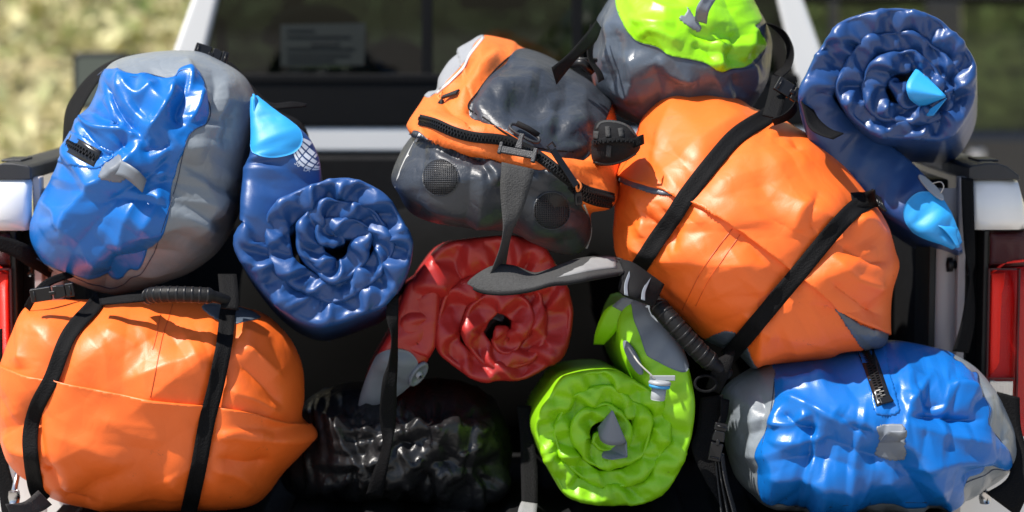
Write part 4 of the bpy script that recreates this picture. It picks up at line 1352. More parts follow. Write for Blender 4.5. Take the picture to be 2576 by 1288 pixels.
fold6 = [(S6a,-.010,36,'c'),(S6b,-.010,36,'c'),([(1700,240),(1660,330),(1640,420)],.010,18),([(1780,240),(1860,290),(1930,330)],.008,26),([(1940,340),(1990,345),(2010,390)],-.008,14),
         ([(1570,470),(1600,520),(1610,600)],.012,14),([(1640,500),(1680,570),(1690,640)],-.010,14),([(1600,520),(1640,590),(1610,650)],-.010,14),([(1560,560),(1590,620),(1640,660)],.010,14),
         ([(2060,490),(2010,540),(2000,600)],.008,22),([(2060,480),(2040,540),(2060,590)],-.008,16),([(2140,560),(2190,560),(2240,600)],.014,18),([(2110,610),(2170,650),(2240,660)],-.010,18),
         ([(2090,640),(2150,700),(2240,730)],.010,18),([(2070,690),(2130,740),(2220,800)],-.008,16),([(2082,912),(2110,880),(2190,862)],.014,10),([(1900,900),(1990,880),(2080,880)],.006,24),
         ([(1860,800),(1910,830),(1960,850)],.006,20),([(1650,700),(1720,760),(1780,840)],.006,24),([(1880,620),(1960,690),(2040,760)],-.006,24),([(1740,600),(1790,680),(1800,760)],.004,30),([(2090,400),(2140,450),(2180,500)],-.007,12)]
s = SURF['o6'] = make_bag(O6, (1900,640), 0.22, 0.19, n=3.1, cuts=[F6], folds=fold6, lumps=((4,.010),), exc=0.003, csp=.024, crum=(12,.001), ka=.02, sharp=True, creases=((.013,.085,4),(.0045,.034,2)), seed=31, shape=lambda q: .14*np.clip((560-q[:,1])/330, 0, 1)**1.4)
o6 = thing('dry_bag', at(1910,930,0.22), 'orange roll-top dry bag tilted on top of the lying blue bag, beside the duffel', 'dry bag', 'orange dry bags strapped shut')
bag_body(s, 'body', 'orange_pvc', o6)
s.patch('flap', F6 + [(2300,150),(1500,150)], 'orange_pvc', o6, lift=.002, puff=lambda q: .007*np.exp(-seg_dist(q, np.array(F6,float))[0]/45), smooth_poly=False)
s.patch('edge_strip', [(1550,440),(1584,416),(1612,440),(1650,466),(1690,480),(1640,482),(1580,466)], 'slate_pvc', o6, lift=.0045)
s.patch('edge_strip', [(2108,776),(2140,802),(2180,826),(2240,838),(2232,875),(2200,876),(2160,850),(2124,812)], 'slate_pvc', o6, lift=.0045)
s.patch('corner_patch', [(1776,858),(1790,850),(1830,852),(1880,885),(1906,930),(1880,930),(1800,890)], 'slate_pvc', o6, lift=.0015)
seam(o6, [(1842,576),(1800,630),(1760,690),(1730,750),(1716,780)], [s], 'seam_orange', 2.0)
seam(o6, [(1862,590),(1820,650),(1780,710),(1750,770)], [s], 'seam_orange', 1.4)
w3 = strap('strap', S6a, 43, [s], 'webbing', o6, lift=.010)
w4 = strap('strap', S6b, 43, [s], 'webbing', o6, lift=.010)
fr = frame_at([s], 2176, 508, .010, 14)
strap3('strap_end', [(2138,486,dep(s,2150,492,.012),2148,524,dep(s,2150,520,.012)),(2165,484,dep(s,2165,490,.016),2176,520,dep(s,2170,515,.016)),(2200,478,dep(s,2190,490,.016),2208,520,dep(s,2195,515,.016))], 'webbing', o6, thick=.003)
g = Geo()
for k in (-1, 0, 1):
    g.tube(loc(fr, np.array([[.020+k*.006,-.015,.004],[.020+k*.006,.015,.004]])), .0024, 8)
g.tube(loc(fr, np.array([[.012,-.015,.003],[.030,-.015,.003]])), .0028, 8); g.tube(loc(fr, np.array([[.012,.015,.003],[.030,.015,.003]])), .0028, 8)
g.build('ladder_buckle', 'black_plastic', o6)
handle(o6, [at(1640,745,.12), at(1660,775,.09), at(1700,820,.075), at(1750,875,.075), at(1790,912,.08), at(1830,940,.10)], r=.0155, ribs=9, span=(.14,.80))
strap3('handle_strap', [(1800,905,.09,1850,880,.09),(1790,935,.08,1835,940,.08),(1775,975,.10,1810,990,.10)], 'webbing', o6)
g = Geo(); c = at(1775,965,.075); g.tube(np.array([c + .017*np.array([math.cos(a),0.2*math.sin(a),.72*math.sin(a)]) for a in np.linspace(0,2*np.pi,20)[:-1]]), .0024, 8, True); g.build('d_ring','webbing',o6)

# ------------------------------------------------------------------ lime and slate dry bag on top
O5 = [(1499,110),(1504,55),(1519,25),(1549,-15),(1620,-62),(1720,-80),(1830,-62),(1886,-22),(1910,15),(1934,55),(1949,100),(1947,160),(1936,210),(1914,250),(1880,292),(1800,322),(1700,330),(1620,318),(1556,292),(1514,243),(1494,200),(1492,150)]
B5 = [(1556,30),(1569,60),(1581,82),(1604,105),(1654,120),(1684,140),(1734,150),(1774,160),(1814,182),(1844,175),(1884,170),(1914,145),(1926,115),(1916,85),(1901,67),(1914,50),(1906,20),(1900,-90),(1540,-90),(1550,0)]
fold5 = [([(1580,40),(1620,60),(1700,60)],.010,16),([(1600,95),(1650,80),(1720,110)],.010,18),([(1810,180),(1820,120),(1800,80)],.012,14),([(1840,170),(1860,110),(1850,70)],-.010,14),([(1730,70),(1790,95),(1850,85)],-.012,14),
         ([(1740,110),(1780,130),(1800,160)],-.008,14),([(1880,160),(1895,110),(1905,60)],.010,12),([(1520,40),(1540,110),(1520,180)],.010,14),([(1545,60),(1560,130),(1545,220)],-.009,14),([(1580,130),(1600,190),(1580,260)],.008,16),
         ([(1650,140),(1690,190),(1760,200)],.009,20),([(1640,160),(1660,230),(1650,300)],-.008,20),([(1850,190),(1860,240),(1840,290)],-.008,16),([(1900,150),(1910,200),(1890,250)],.008,14),([(1620,0),(1680,20),(1760,10)],.008,16)]
s = SURF['g5'] = make_bag(O5, (1720,130), 0.46, 0.22, n=2.2, cuts=[B5+[B5[0]]], folds=fold5, lumps=((4,.010),), exc=0.005, csp=.022, crum=(14,.002), ka=.015, sharp=True, creases=((.013,.060,3),(.004,.026,2)), seed=43)
g5 = thing('dry_bag', at(1720,330,0.46), 'slate dry bag with lime green panel on top of the load', 'dry bag')
bag_body(s, 'body', 'slate_pvc', g5)
s.patch('top_panel', B5, 'lime_pvc', g5, lift=.0012)
seam(g5, B5[:16], [s], 'seam_dark', 1.4, lift=.0014)
s.patch('lash_patch', [(1730,18),(1744,32),(1758,48),(1770,62),(1762,72),(1740,64),(1712,48),(1710,38),(1724,34)], 'grey_patch', g5, lift=.0026)
strap3('lash_loop', [(1748,52,dep(s,1748,52,.004),1778,60,dep(s,1778,60,.004)),(1752,20,dep(s,1752,20,.03),1784,28,dep(s,1780,28,.03)),(1768,-8,dep(s,1768,0,.05),1800,0,dep(s,1800,0,.05))], 'grey_patch', g5, thick=.0014, step=5)
strap3('strap_tail', [(1500,52,.30,1512,70,.31),(1470,90,.22,1496,108,.24),(1430,135,.17,1450,150,.18),(1388,170,.14,1400,212,.15)], 'webbing', g5)
strap3('strap_tail', [(1486,60,.29,1500,66,.32),(1478,110,.27,1492,114,.30),(1480,150,.25,1492,150,.28),(1500,185,.24,1512,180,.27),(1506,208,.23,1520,200,.26)], 'webbing', g5)
strap3('strap', [(1926,58,.40,1940,60,.34),(1960,85,.40,1975,80,.34),(1980,120,.38,1996,125,.33),(1972,165,.36,1990,170,.32),(1945,185,.33,1965,195,.30)], 'webbing', g5)
strap3('strap_end', [(1942,190,.28,1980,198,.27),(1932,240,.24,1975,248,.23),(1918,290,.20,1960,300,.19)], 'webbing', g5, thick=.003)
strap3('strap_tail', [(1985,235,.24,1992,250,.26),(2000,255,.22,2005,275,.25),(1975,285,.20,1985,300,.23),(1940,300,.18,1948,315,.20)], 'webbing', g5)
strap3('strap_tail', [(2008,232,.20,2000,248,.24),(2020,270,.16,2036,262,.20),(2034,318,.13,2060,300,.17),(2060,338,.11,2090,325,.14),(2096,350,.10,2122,336,.12)], 'webbing', g5)
buckle(g5, 0, 0, [], 0, fr=(at(1992,232,.23), np.array([.85,0,-.52]), np.array([.5,.2,.84]), np.array([.1,-.97,.2])), L=.06, W=.024)
c = at(1478,152,.27); g = Geo(); g.tube([at(1455,150,.28), at(1500,152,.30)], .004, 8); g.tube([at(1440,160,.27), at(1466,158,.26), at(1490,180,.27)], .008, 8); g.build('strap_bar','black_plastic',g5)

# ------------------------------------------------------------------ black and orange duffel
O4 = crop([(80,900),(130,770),(195,672),(152,655),(158,620),(210,540),(250,482),(296,466),(310,400),(360,320),(408,278),(400,258),(470,215),(545,183),(690,213),(740,245),(900,310),(1100,430),(1160,485),(1215,540),(1240,640),(1245,900),(1205,1040),(1100,1075),(1092,1130),(1090,1200),(1062,1258),(1000,1290),(900,1275),(800,1228),(700,1180),(500,1155),(300,1128),(175,1075),(115,980)], 943, 0)
top4 = crop([(735,247),(660,300),(580,380),(520,460),(470,540),(560,600),(650,665),(800,740),(1000,765),(1090,774),(1120,700),(1190,500),(1110,415),(900,300)], 943, 0)
front4 = crop([(212,668),(300,728),(400,772),(550,798),(640,810),(800,850),(900,880),(990,960),(1040,1030),(1075,1110),(1130,1300),(700,1400),(100,1200),(0,900),(120,740)], 943, 0)
silv4 = crop([(305,470),(330,450),(380,400),(440,340),(480,270),(500,225),(545,180),(400,180),(250,300),(250,480)], 943, 0)
zip4 = crop([(222,602),(300,622),(400,665),(500,690),(640,705),(750,745),(850,805),(950,885),(1050,955),(1150,985),(1200,1000)], 943, 0)
fold4 = [(zip4,.022,30,'c'),(crop([(480,545),(640,665),(820,742),(1075,775)],943,0),-.012,12,'c'),(crop([(225,672),(420,780),(640,815),(900,885)],943,0),-.016,14),
         (crop([(740,250),(580,385),(470,545)],943,0),-.006,12),(crop([(640,230),(520,380),(410,520)],943,0),.010,14),(crop([(540,190),(440,340),(320,470)],943,0),.008,10),
         (crop([(600,480),(700,430),(820,440)],943,0),.010,26),(crop([(640,560),(760,520),(900,560)],943,0),-.009,26),(crop([(920,500),(930,600),(900,700)],943,0),-.008,18),(crop([(820,600),(1000,620),(1080,560)],943,0),.009,26),
         (crop([(260,700),(330,740),(420,780)],943,0),-.008,12),(crop([(560,800),(600,860),(640,930)],943,0),.012,14),(crop([(480,790),(560,850),(600,900)],943,0),-.010,14),(crop([(140,930),(400,1060),(700,1130)],943,0),.008,26),(crop([(160,1040),(400,1120),(700,1160)],943,0),-.008,18)]
s = SURF['d4'] = make_bag(O4, (1262,440), 0.26, 0.20, n=3.0, cuts=[top4+[top4[0]], front4+[front4[0]], silv4+[silv4[0]]], folds=fold4, lumps=((6,.010),(12,.005)), exc=0.012, csp=.02, crum=(14,.004), ka=.02, creases=((.010,.040,4),), seed=55, shape=lambda q: .22*np.clip((400-q[:,1]+.25*(q[:,0]-1260))/300, 0, 1))
d4 = thing('duffel_bag', at(1270,640,0.26), 'orange and charcoal duffel with two round mesh vents and open main zip', 'duffel')
bag_body(s, 'body', 'orange_nylon', d4)
s.patch('top_panel', top4, 'charcoal_tarp', d4, lift=.0015)
s.patch('front_panel', front4, 'charcoal_tarp', d4, lift=.0015)
s.patch('end_panel', silv4, 'silver_nylon', d4, lift=.0012)
seam(d4, top4[:9], [s], 'black_fabric', 4, lift=.0016)
seam(d4, crop([(548,185),(480,270),(445,340),(385,402),(310,470)],943,0), [s], 'piping', 6, lift=.003, name='piping')
seam(d4, crop([(228,672),(185,745),(145,825),(120,890),(106,945)],943,0), [s], 'piping', 6, lift=.003, name='piping')
seam(d4, crop([(1052,1030),(1075,1090),(1086,1150),(1080,1200),(1062,1250)],943,0), [s], 'piping', 5, lift=.003, name='piping')
zipper(d4, zip4, 27, [s], 'black_fabric', teeth_w=13, lift=.004, pitch=.0027)
zipper(d4, crop([(985,935),(1040,985),(1110,1015),(1190,1030)],943,0), 20, [s], 'black_fabric', teeth_w=12, lift=.004)
# mesh vents: rim and a grid of threads over a dark hole
def vent(px, py, r):
    fr = frame_at([s], px, py, .0005, 0)
    o, u, v, w = fr
    g = Geo()
    k = np.linspace(0, 2*np.pi, 33)[:-1]
    ring = []
    for a in k:
        b, d = hit([s], px + r*math.cos(a), py + 1.03*r*math.sin(a))
        ring.append(b[0] - d*.003 if b else o)
    ring = np.array(ring)
    c = ring.mean(0)
    g.add(np.vstack([ring, c[None]]), [(i, (i+1) % 32, 32) for i in range(32)])
    e = g.build('mesh_vent', 'gasket', d4)
    g = Geo(); g.tube(ring, .0014, 6, True); g.build('vent_rim', 'charcoal_tarp', e)
    g = Geo()
    n = 17
    for i in range(-n//2+1, n//2+1):
        t = i/(n/2)
        h = math.sqrt(max(0, 1-t*t))
        for vert in (0, 1):
            q = [(px + r*t, py - r*h), (px + r*t, py + r*h)] if vert else [(px - r*h, py + r*t), (px + r*h, py + r*t)]
            P = []
            for z in np.linspace(0, 1, 5):
                a, b_ = q[0][0]*(1-z)+q[1][0]*z, q[0][1]*(1-z)+q[1][1]*z
                b, d = hit([s], a, b_)
                if b: P.append(b[0] - d*.0042)
            if len(P) > 2: g.tube(P, .00075, 4)
    g.build('mesh_thread', 'rail_plastic', e, kind='stuff')
vent(1108, 447, 45); vent(1388, 530, 46)
cord_pull(d4, 1120, 236, [s], -4); cord_pull(d4, 1446, 452, [s], 4)
g = Geo(); fr = frame_at([s], 1135, 246, .004, -30); g.prism(loc(fr, np.array([[-.016,-.004,0],[.02,-.007,0],[.02,.007,0],[-.016,.004,0]])), fr[3]*.004); g.build('zipper_slider', 'black_plastic', d4, smooth=False, bevel=.001)
g = Geo(); fr = frame_at([s], 1412, 425, .008, -52); g.prism(loc(fr, np.array([[-.034,-.005,0],[.034,-.006,0],[.034,.006,0],[-.034,.005,0]])), fr[3]*.004); g.tube(loc(fr, np.array([[-.034,-.006,.004],[-.044,-.006,.004],[-.044,.006,.004],[-.034,.006,.004]])), .0018, 6)
g.build('zipper_slider', 'black_plastic', d4, smooth=False, bevel=.001)
# strap anchor ring and swivel clip
fr = frame_at([s], 1312, 352, .012, -22)
g = Geo()
k = np.linspace(0, 2*np.pi, 29)[:-1]
g.tube(loc(fr, np.array([[.026*np.sign(math.cos(a))*abs(math.cos(a))**.7, .0115*np.sign(math.sin(a))*abs(math.sin(a))**.7, .002] for a in k])), .0026, 8, True)
g.build('anchor_ring', 'rail_plastic', d4)
g = Geo(); g.tube(loc(fr, np.array([[-.02,.012,.003],[0,.013,.004],[.02,.012,.003]])), .005, 8); g.build('anchor_loop', 'black_fabric', d4)
fr = frame_at([s], 1306, 390, .014, -14)
g = Geo()
g.prism(loc(fr, np.array([[-.030,-.008,0],[.030,-.008,0],[.031,.004,0],[-.031,.004,0]])), fr[3]*.006)
g.prism(loc(fr, np.array([[-.006,.004,.001],[.006,.004,.001],[.0035,.022,.001],[.0045,.030,.001],[-.0045,.030,.001],[-.0035,.022,.001]])), fr[3]*.005)
g.prism(loc(fr, np.array([[.024,-.014,0],[.031,-.014,0],[.031,.010,0],[.024,.010,0]])), fr[3]*.007)
g.prism(loc(fr, np.array([[-.031,-.010,0],[-.025,-.010,0],[-.025,.010,0],[-.031,.010,0]])), fr[3]*.007)
g.build('swivel_clip', 'rail_plastic', d4, smooth=False, bevel=.0016)
# shoulder strap and its pad, hanging in front
yb = .02
strap3('shoulder_strap', [(1262,408,yb+.01,1344,426,yb+.01),(1260,440,yb,1338,458,yb),(1258,475,yb-.005,1328,490,yb-.005),(1262,530,yb-.01,1312,536,yb-.01),(1266,580,yb-.02,1288,585,yb+.0),(1256,630,yb-.01,1276,640,yb+.03),(1232,692,yb+.0,1272,668,yb+.05)], 'grey_webbing', d4)
strap3('strap_fold', [(1261,420,yb+.0,1344,436,yb+.0),(1257,470,yb-.008,1330,486,yb-.008),(1300,468,yb-.008,1302,482,yb-.008)], 'grey_webbing', d4, thick=.003) if False else None
pad_top = [(1177,712),(1205,690),(1245,671),(1290,672),(1340,690),(1375,684),(1420,666),(1470,652),(1535,648),(1565,656)]
pad_bot = [(1177,714),(1205,731),(1245,738),(1290,737),(1340,729),(1385,716),(1430,712),(1480,703),(1530,694),(1572,688)]
a, b = spline(pad_top, n=44), spline(pad_bot, n=44)
k = np.linspace(0, 1, 44)
ya = np.interp(k, [0,.25,.5,.75,1], [.02,.045,.06,.075,.10]); yb_ = np.interp(k, [0,.25,.5,.75,1], [.02,-.015,-.035,-.01,.06])
mid = []
for w in np.linspace(0, 1, 9):
    q = a*(1-w) + b*w
    Yq = ya*(1-w) + yb_*w - .012*math.sin(math.pi*w)*np.sin(np.pi*k)
    mid.append(at(q[:,0], q[:,1], Yq))
band('shoulder_pad', np.stack(mid, 1), 'grey_webbing', d4, thick=.007)
pm = np.stack(mid, 1)
pf_ = pm[21:42, 0:6].copy(); pf_[..., 1] -= .007; pf_[..., 2] += .001
band('pad_face', pf_, 'light_webbing', d4, thick=.002)
edge = np.array([at(x, y, Y) for (x, y), Y in zip(b, yb_)]); edge[:,1] -= .001
g = Geo(); g.tube(edge[2:-2], .0032, 8); g.build('pad_binding', 'black_fabric', d4)
strap3('strap_sleeve', [(1560,655,.09,1572,700,.05),(1590,662,.07,1560,735,.04),(1630,690,.07,1598,752,.03),(1668,716,.08,1640,770,.06)], 'black_fabric', d4, thick=.008)
for t in (.25, .72):
    strap3('reflective_stripe', [(1566+95*t,656+60*t-4,.066,1570+95*t,658+60*t-4,.066),(1548+95*t,700+40*t,.042,1556+95*t,704+40*t,.042),(1548+90*t,735+25*t,.022,1558+90*t,738+25*t,.022)], 'grey_patch', d4, thick=.001)

# ------------------------------------------------------------------ small black zip pouch between duffel and orange bag
Op = [(1492,350),(1496,320),(1508,305),(1540,303),(1570,310),(1592,325),(1604,345),(1612,362),(1608,380),(1585,400),(1550,414),(1510,418),(1492,405),(1488,380)]
s = SURF['pouch'] = make_bag(Op, (1545,362), .13, .05, n=3, lumps=((14,.004),), folds=[([(1495,362),(1550,356),(1600,362)],.006,6,'c')], exc=.015, csp=.012, crum=(20,.002), sp=.004, seed=66, its=100)
po = thing('zip_pouch', at(1545,418,.13), 'small black padded zip pouch wedged between duffel and orange bag', 'pouch')
bag_body(s, 'body', 'black_fabric', po)
zipper(po, [(1494,360),(1550,352),(1596,356)], 12, [s], 'webbing', teeth_w=8, lift=.003)
seam(po, [(1500,325),(1512,308),(1545,306),(1580,318),(1602,345)], [s], 'grey_webbing', 5, lift=.002, name='piping')
seam(po, [(1492,408),(1530,414),(1570,404),(1600,386)], [s], 'grey_webbing', 5, lift=.002, name='piping')
for q in ([(1500,330),(1498,350)], [(1528,318),(1530,345)], [(1560,322),(1564,345)], [(1532,366),(1530,395)]):
    strap('webbing_stripe', q, 12, [s], 'grey_webbing', po, lift=.002, across=3, step=6)
strap3('pull_tab', [(1590,352,.09,1594,372,.09),(1606,342,.08,1612,366,.08),(1618,338,.09,1620,362,.09)], 'webbing', po)

# ------------------------------------------------------------------ black rubbish bag
O11 = [(690,1160),(720,1075),(775,1015),(850,985),(920,980),(1000,984),(1105,972),(1180,988),(1240,1028),(1276,1090),(1288,1150),(1272,1215),(1222,1252),(1000,1266),(820,1266),(720,1246)]
rf = np.random.RandomState(8)
fold11 = []
for i in range(60):
    x, y = rf.uniform(860, 1270), rf.uniform(1000, 1230)
    an = rf.normal(1.3, .7); L = rf.uniform(25, 80)
    fold11.append(([(x, y), (x + L*math.cos(an), y + L*math.sin(an))], rf.choice([-1, 1])*rf.uniform(.003, .009), rf.uniform(5, 12), 's'))
fold11 += [([(850,1040),(870,1120),(920,1190)],.014,10,'s'),([(880,1060),(900,1150),(960,1210)],-.012,10,'s')]
s = SURF['t11'] = make_bag(O11, (1040,1130), .34, .19, n=2.6, folds=fold11, lumps=((6,.012),), exc=.02, csp=.016, crum=(30,.003), creases=((.016,.045,5),(.006,.016,4)), ka=.012, sp=.0042, seed=77, fexc=.9)
t11 = thing('rubbish_bag', at(1000,1266,.36), 'stuffed black plastic rubbish bag under the red roll', 'bag')
bag_body(s, 'body', 'trash_plastic', t11)
# ------------------------------------------------------------------ rolled sleeping pads
def cone_tip(parent, name, apex, arc, m, Ya, Yb, thick=.0015, mouth=None):
    """half-cone of reinforcement fabric: apex and an arc, all in picture coordinates and depths"""
    a = np.array(arc, float)
    q = spline(a, n=18)
    ap = at(apex[0], apex[1], Ya)
    ar = at(q[:, 0], q[:, 1], np.interp(np.linspace(0, 1, 18), np.linspace(0, 1, len(Yb)), Yb))
    w = np.linspace(0.03, 1, 8)
    mid = ap + (ar[None] - ap) * w[:, None, None]
    return band(name, mid, m, parent, thick)

# lime pad
s9 = make_roll([(1320,1069),(1335,1009),(1395,924),(1445,896),(1495,886),(1555,900),(1625,930),(1690,960),(1745,1000),(1742,1069),(1715,1159),(1670,1234),(1605,1271),(1515,1280),(1435,1260),(1370,1204),(1330,1134)], (1522,1088), 0, 1, 3.7, .215,
               [(1590,748,10,.055),(1597,775,36,.05),(1608,812,58,.045),(1634,876,72,.03),(1672,955,66,.012),(1702,1020,46,.0)], .10, axis=(-.04,1,-.10), seed=5, exc=.07, crum=.004, pf0=.27, freq=.46, pleat=.0105, slant=.015, slant2=.9, ka=.01, cstep=.015, fits=20, fkb=.07, poly=.07, asym=.45, bulge=.8, wob=.05)
p9 = thing('rolled_pad', at(1530,1280,.2), 'lime green inflatable pad rolled up, standing on the bed floor', 'sleeping pad', 'rolled inflatable pads')
roll_body(s9, 'pad', 'lime_pad', p9)
roll_patch(s9, 'corner_patch', 'grey_patch', p9, 3, 28, f0=18 if s9.osg > 0 else 3, f1=36 if s9.osg > 0 else 21, arc=13, lift=.002)
strap3('end_flap', [(1592,752,.14,1566,756,.15),(1570,800,.15,1524,778,.17),(1546,838,.17,1500,830,.19),(1520,866,.2,1494,866,.22)], 'lime_pad', p9, thick=.003)
strap3('flap_edge', [(1594,748,.137,1566,748,.147),(1596,800,.135,1540,770,.155)], 'grey_patch', p9, thick=.003)
fr = frame_at([s9.surf], 1597, 900, .002, -58)
g = Geo(); k = np.linspace(0, 2*np.pi, 25)[:-1]
g.prism(loc(fr, np.array([[.033*math.cos(a), .009*math.sin(a), 0] for a in k])), fr[3]*.005); vl = g.build('valve_flange', 'grey_patch', p9, smooth=False, bevel=.001)
fr = (at(1660,962,.035), np.array([1.,0,-.1]), np.array([0,-1.,0]), np.array([.12,0,1.]))
g = Geo(); g.lathe([(.0105,-.028),(.0115,-.026),(.0115,-.008),(.0105,-.008)], fr, 20); g.build('valve_stem','valve_grey',p9)
g = Geo(); g.lathe([(.012,-.008),(.0165,-.008),(.0165,-.003),(.012,-.003)], fr, 24); g.build('valve_ring','valve_blue',p9)
g = Geo(); g.lathe([(.012,-.003),(.0175,-.003),(.018,.0),(.016,.003),(.008,.004)], fr, 24); g.box(fr[0]+np.array([.004,0,.007]), (.040,.006,.008)); g.build('valve_cap','valve_grey',p9,bevel=.001)
g = Geo(); g.tube(spline([at(1580,872,.045),at(1606,912,.03),at(1640,945,.03),at(1648,955,.034)],n=14), .0014, 6); g.build('valve_tether','cream_cord',p9)
cone_tip(p9, 'inner_corner', (1541,1031), [(1504,1075),(1512,1108),(1535,1120),(1562,1118),(1576,1112)], 'grey_patch', .055, [.09,.07,.06,.06,.065])
cone_tip(p9, 'inner_corner', (1578,1150), [(1576,1112),(1550,1118),(1524,1130),(1514,1150),(1540,1156)], 'grey_patch', .06, [.065,.09,.10,.08,.065])

# royal blue pad
s3 = make_roll([(588,600),(600,520),(650,460),(720,425),(780,415),(836,410),(891,408),(930,414),(990,454),(1034,506),(1056,575),(1058,618),(1048,697),(1016,750),(962,797),(863,832),(770,826),(703,788),(638,728),(603,668)], (862,612), 180, -1, 3.4, .235,
               [(638,240,4,.085),(655,280,26,.07),(684,335,58,.06),(706,390,88,.055),(708,445,98,.05),(684,525,84,.03),(652,592,58,.01)], .14, axis=(-.07,1,-.20), seed=15, exc=.07, crum=.004, pf0=.31, freq=.48, pleat=.0105, slant=-.016, slant2=.9, ka=.01, cstep=.015, fits=20, fkb=.07, poly=.07, asym=.45, bulge=.8, wob=.06)
p3 = thing('rolled_pad', at(860,825,.2), 'royal blue pad rolled up, cyan corner tip and printed mark, beside the blue grey bag', 'sleeping pad', 'rolled inflatable pads')
roll_body(s3, 'pad', 'royal_pad', p3)
roll_patch(s3, 'corner_patch', 'cyan_patch', p3, 1, 23, f0=9, f1=30, arc=11, lift=.002)
strap3('corner_flap', [(637,236,.20,640,300,.19),(655,258,.215,664,322,.20),(690,288,.23,700,330,.215),(703,302,.24,712,318,.23)], 'cyan_patch', p3, thick=.003)

# navy pad, top right
s7 = make_roll([(2022,250),(2032,165),(2062,110),(2102,55),(2155,25),(2217,12),(2267,9),(2332,20),(2377,50),(2432,95),(2472,155),(2479,225),(2472,290),(2452,345),(2400,378),(2340,392),(2270,395),(2190,390),(2110,370),(2050,320)], (2292,215), 172, 1, 3.3, .235,
               [(2416,630,6,.02),(2392,600,26,.02),(2352,562,52,.03),(2300,515,68,.05),(2232,455,76,.075),(2150,392,72,.075),(2085,325,58,.04)], .20, depth=.26, axis=(.21,1,-.20), seed=25, exc=.07, crum=.005, pf0=.30, freq=.48, pleat=.0105, slant=.016, slant2=1.0, ka=.01, cstep=.015, fits=20, fkb=.07, poly=.07, asym=.45, bulge=.85, wob=.06)
p7 = thing('rolled_pad', at(2290,400,.4), 'navy pad rolled up on top of the load, cyan tips at its core and tail', 'sleeping pad', 'rolled inflatable pads')
roll_body(s7, 'pad', 'navy_pad', p7)
roll_patch(s7, 'corner_patch', 'cyan_patch', p7, 3, 22, f0=9, f1=30, arc=11, lift=.002)
cone_tip(p7, 'core_tip', (2381,243), [(2308,168),(2292,190),(2280,215),(2288,248),(2318,270)], 'cyan_patch', .155, [.20,.175,.16,.165,.19])
cone_tip(p7, 'core_tip', (2382,246), [(2320,288),(2335,292),(2348,290)], 'cyan_patch', .16, [.19,.18,.17])
strap3('tail_corner', [(2355,566,.20,2365,570,.21),(2372,575,.195,2405,572,.215),(2395,602,.195,2410,600,.21),(2408,624,.195,2413,622,.20)], 'cyan_patch', p7, thick=.002)
fr = frame_at([s7.surf], 2340, 476, .003, -52)
g = Geo(); k = np.linspace(0, 2*np.pi, 29)[:-1]
g.prism(loc(fr, np.array([[.030*math.cos(a), .008*math.sin(a), 0] for a in k])), fr[3]*.004); g.build('valve_flange','valve_grey',p7,smooth=False,bevel=.001)
g = Geo(); g.tube(spline(loc(fr, np.array([[-.004,.006,.004],[.004,.014,.012],[.014,.012,.012],[.018,.004,.004]])),n=14), .0009, 6); g.build('valve_tether','cream_cord',p7)

# red pad
s8 = make_roll([(1268+1.045*(x-1268), 830+1.045*(y-830)) for x, y in [(1003,820),(1012,765),(1030,720),(1058,665),(1093,618),(1168,587),(1243,575),(1318,585),(1375,620),(1415,665),(1445,734),(1456,794),(1445,854),(1415,909),(1365,954),(1305,984),(1245,994),(1190,985),(1130,955),(1070,910),(1020,870)]], (1268,830), 172, 1, 3.0, .235,
               [(906,1050,6,.03),(932,1006,28,.02),(968,960,50,.01),(1008,908,60,.0),(1036,850,56,.0),(1048,790,48,.0),(1064,735,44,.0)], .22, axis=(-.05,1,-.10), seed=35, exc=.07, crum=.004, pf0=.34, freq=.42, pleat=.0115, slant=.017, slant2=1.0, ka=.01, cstep=.015, fits=20, fkb=.06, poly=.07, asym=.45, bulge=.8, wob=.06)
p8 = thing('rolled_pad', at(1260,994,.3), 'red pad rolled up below the duffel, grey corner tip and round valve', 'sleeping pad', 'rolled inflatable pads')
roll_body(s8, 'pad', 'red_pad', p8)
roll_patch(s8, 'corner_patch', 'grey_patch', p8, 3, 28, f0=9, f1=30, arc=10, lift=.002)
fr = frame_at([s8.surf], 1050, 938, .004, 52)
if np.linalg.norm(fr[0] - at(1050,938,.22)) > .12: fr = (at(1060,946,.22), np.array([.6,.1,.79]), np.array([-.5,.7,.45]), np.array([.3,-.8,.3]))
g = Geo(); g.lathe([(.004,-.004),(.0235,-.004),(.0245,.0),(.0225,.003),(.018,.003),(.017,.001),(.003,.001)], (fr[0], fr[1], fr[2]*.55, fr[3]), 28); vv = g.build('valve','grey_patch',p8)
g = Geo(); g.lathe([(.006,.001),(.006,.006),(.003,.007)], (fr[0], fr[1], fr[2], fr[3]), 14); g.build('valve_cap','valve_grey',vv)
cone_tip(p8, 'core_tip', (1240,770), [(1222,812),(1240,802),(1262,808),(1270,796)], 'grey_patch', .27, [.25,.25,.25,.26])

# printed mark: a globe of curved bars with lettering, half hidden behind the roll
def print_text(txt, px, py, size, ang, surfs, name, parent):
    cu = bpy.data.curves.new(name, 'FONT'); cu.body = txt; cu.size = 1.0; cu.align_x = 'CENTER'; cu.align_y = 'CENTER'
    to = bpy.data.objects.new(name, cu); COL.objects.link(to)
    dg = bpy.context.evaluated_depsgraph_get(); me = to.evaluated_get(dg).to_mesh()
    v = np.array([tuple(p.co) for p in me.vertices]); f = [tuple(p.vertices) for p in me.polygons]
    to.evaluated_get(dg).to_mesh_clear(); bpy.data.objects.remove(to); bpy.data.curves.remove(cu)
    ca, sa = math.cos(R(ang)), math.sin(R(ang))
    P = []
    for x, y, _ in v:
        b, d = hit(surfs, px + size * (x * ca + y * sa), py + size * (x * sa - y * ca))
        P.append(b[0] - d * .0016 if b else at(px, py, .2))
    return mesh(name, P, f, 'print_white', parent, smooth=False)
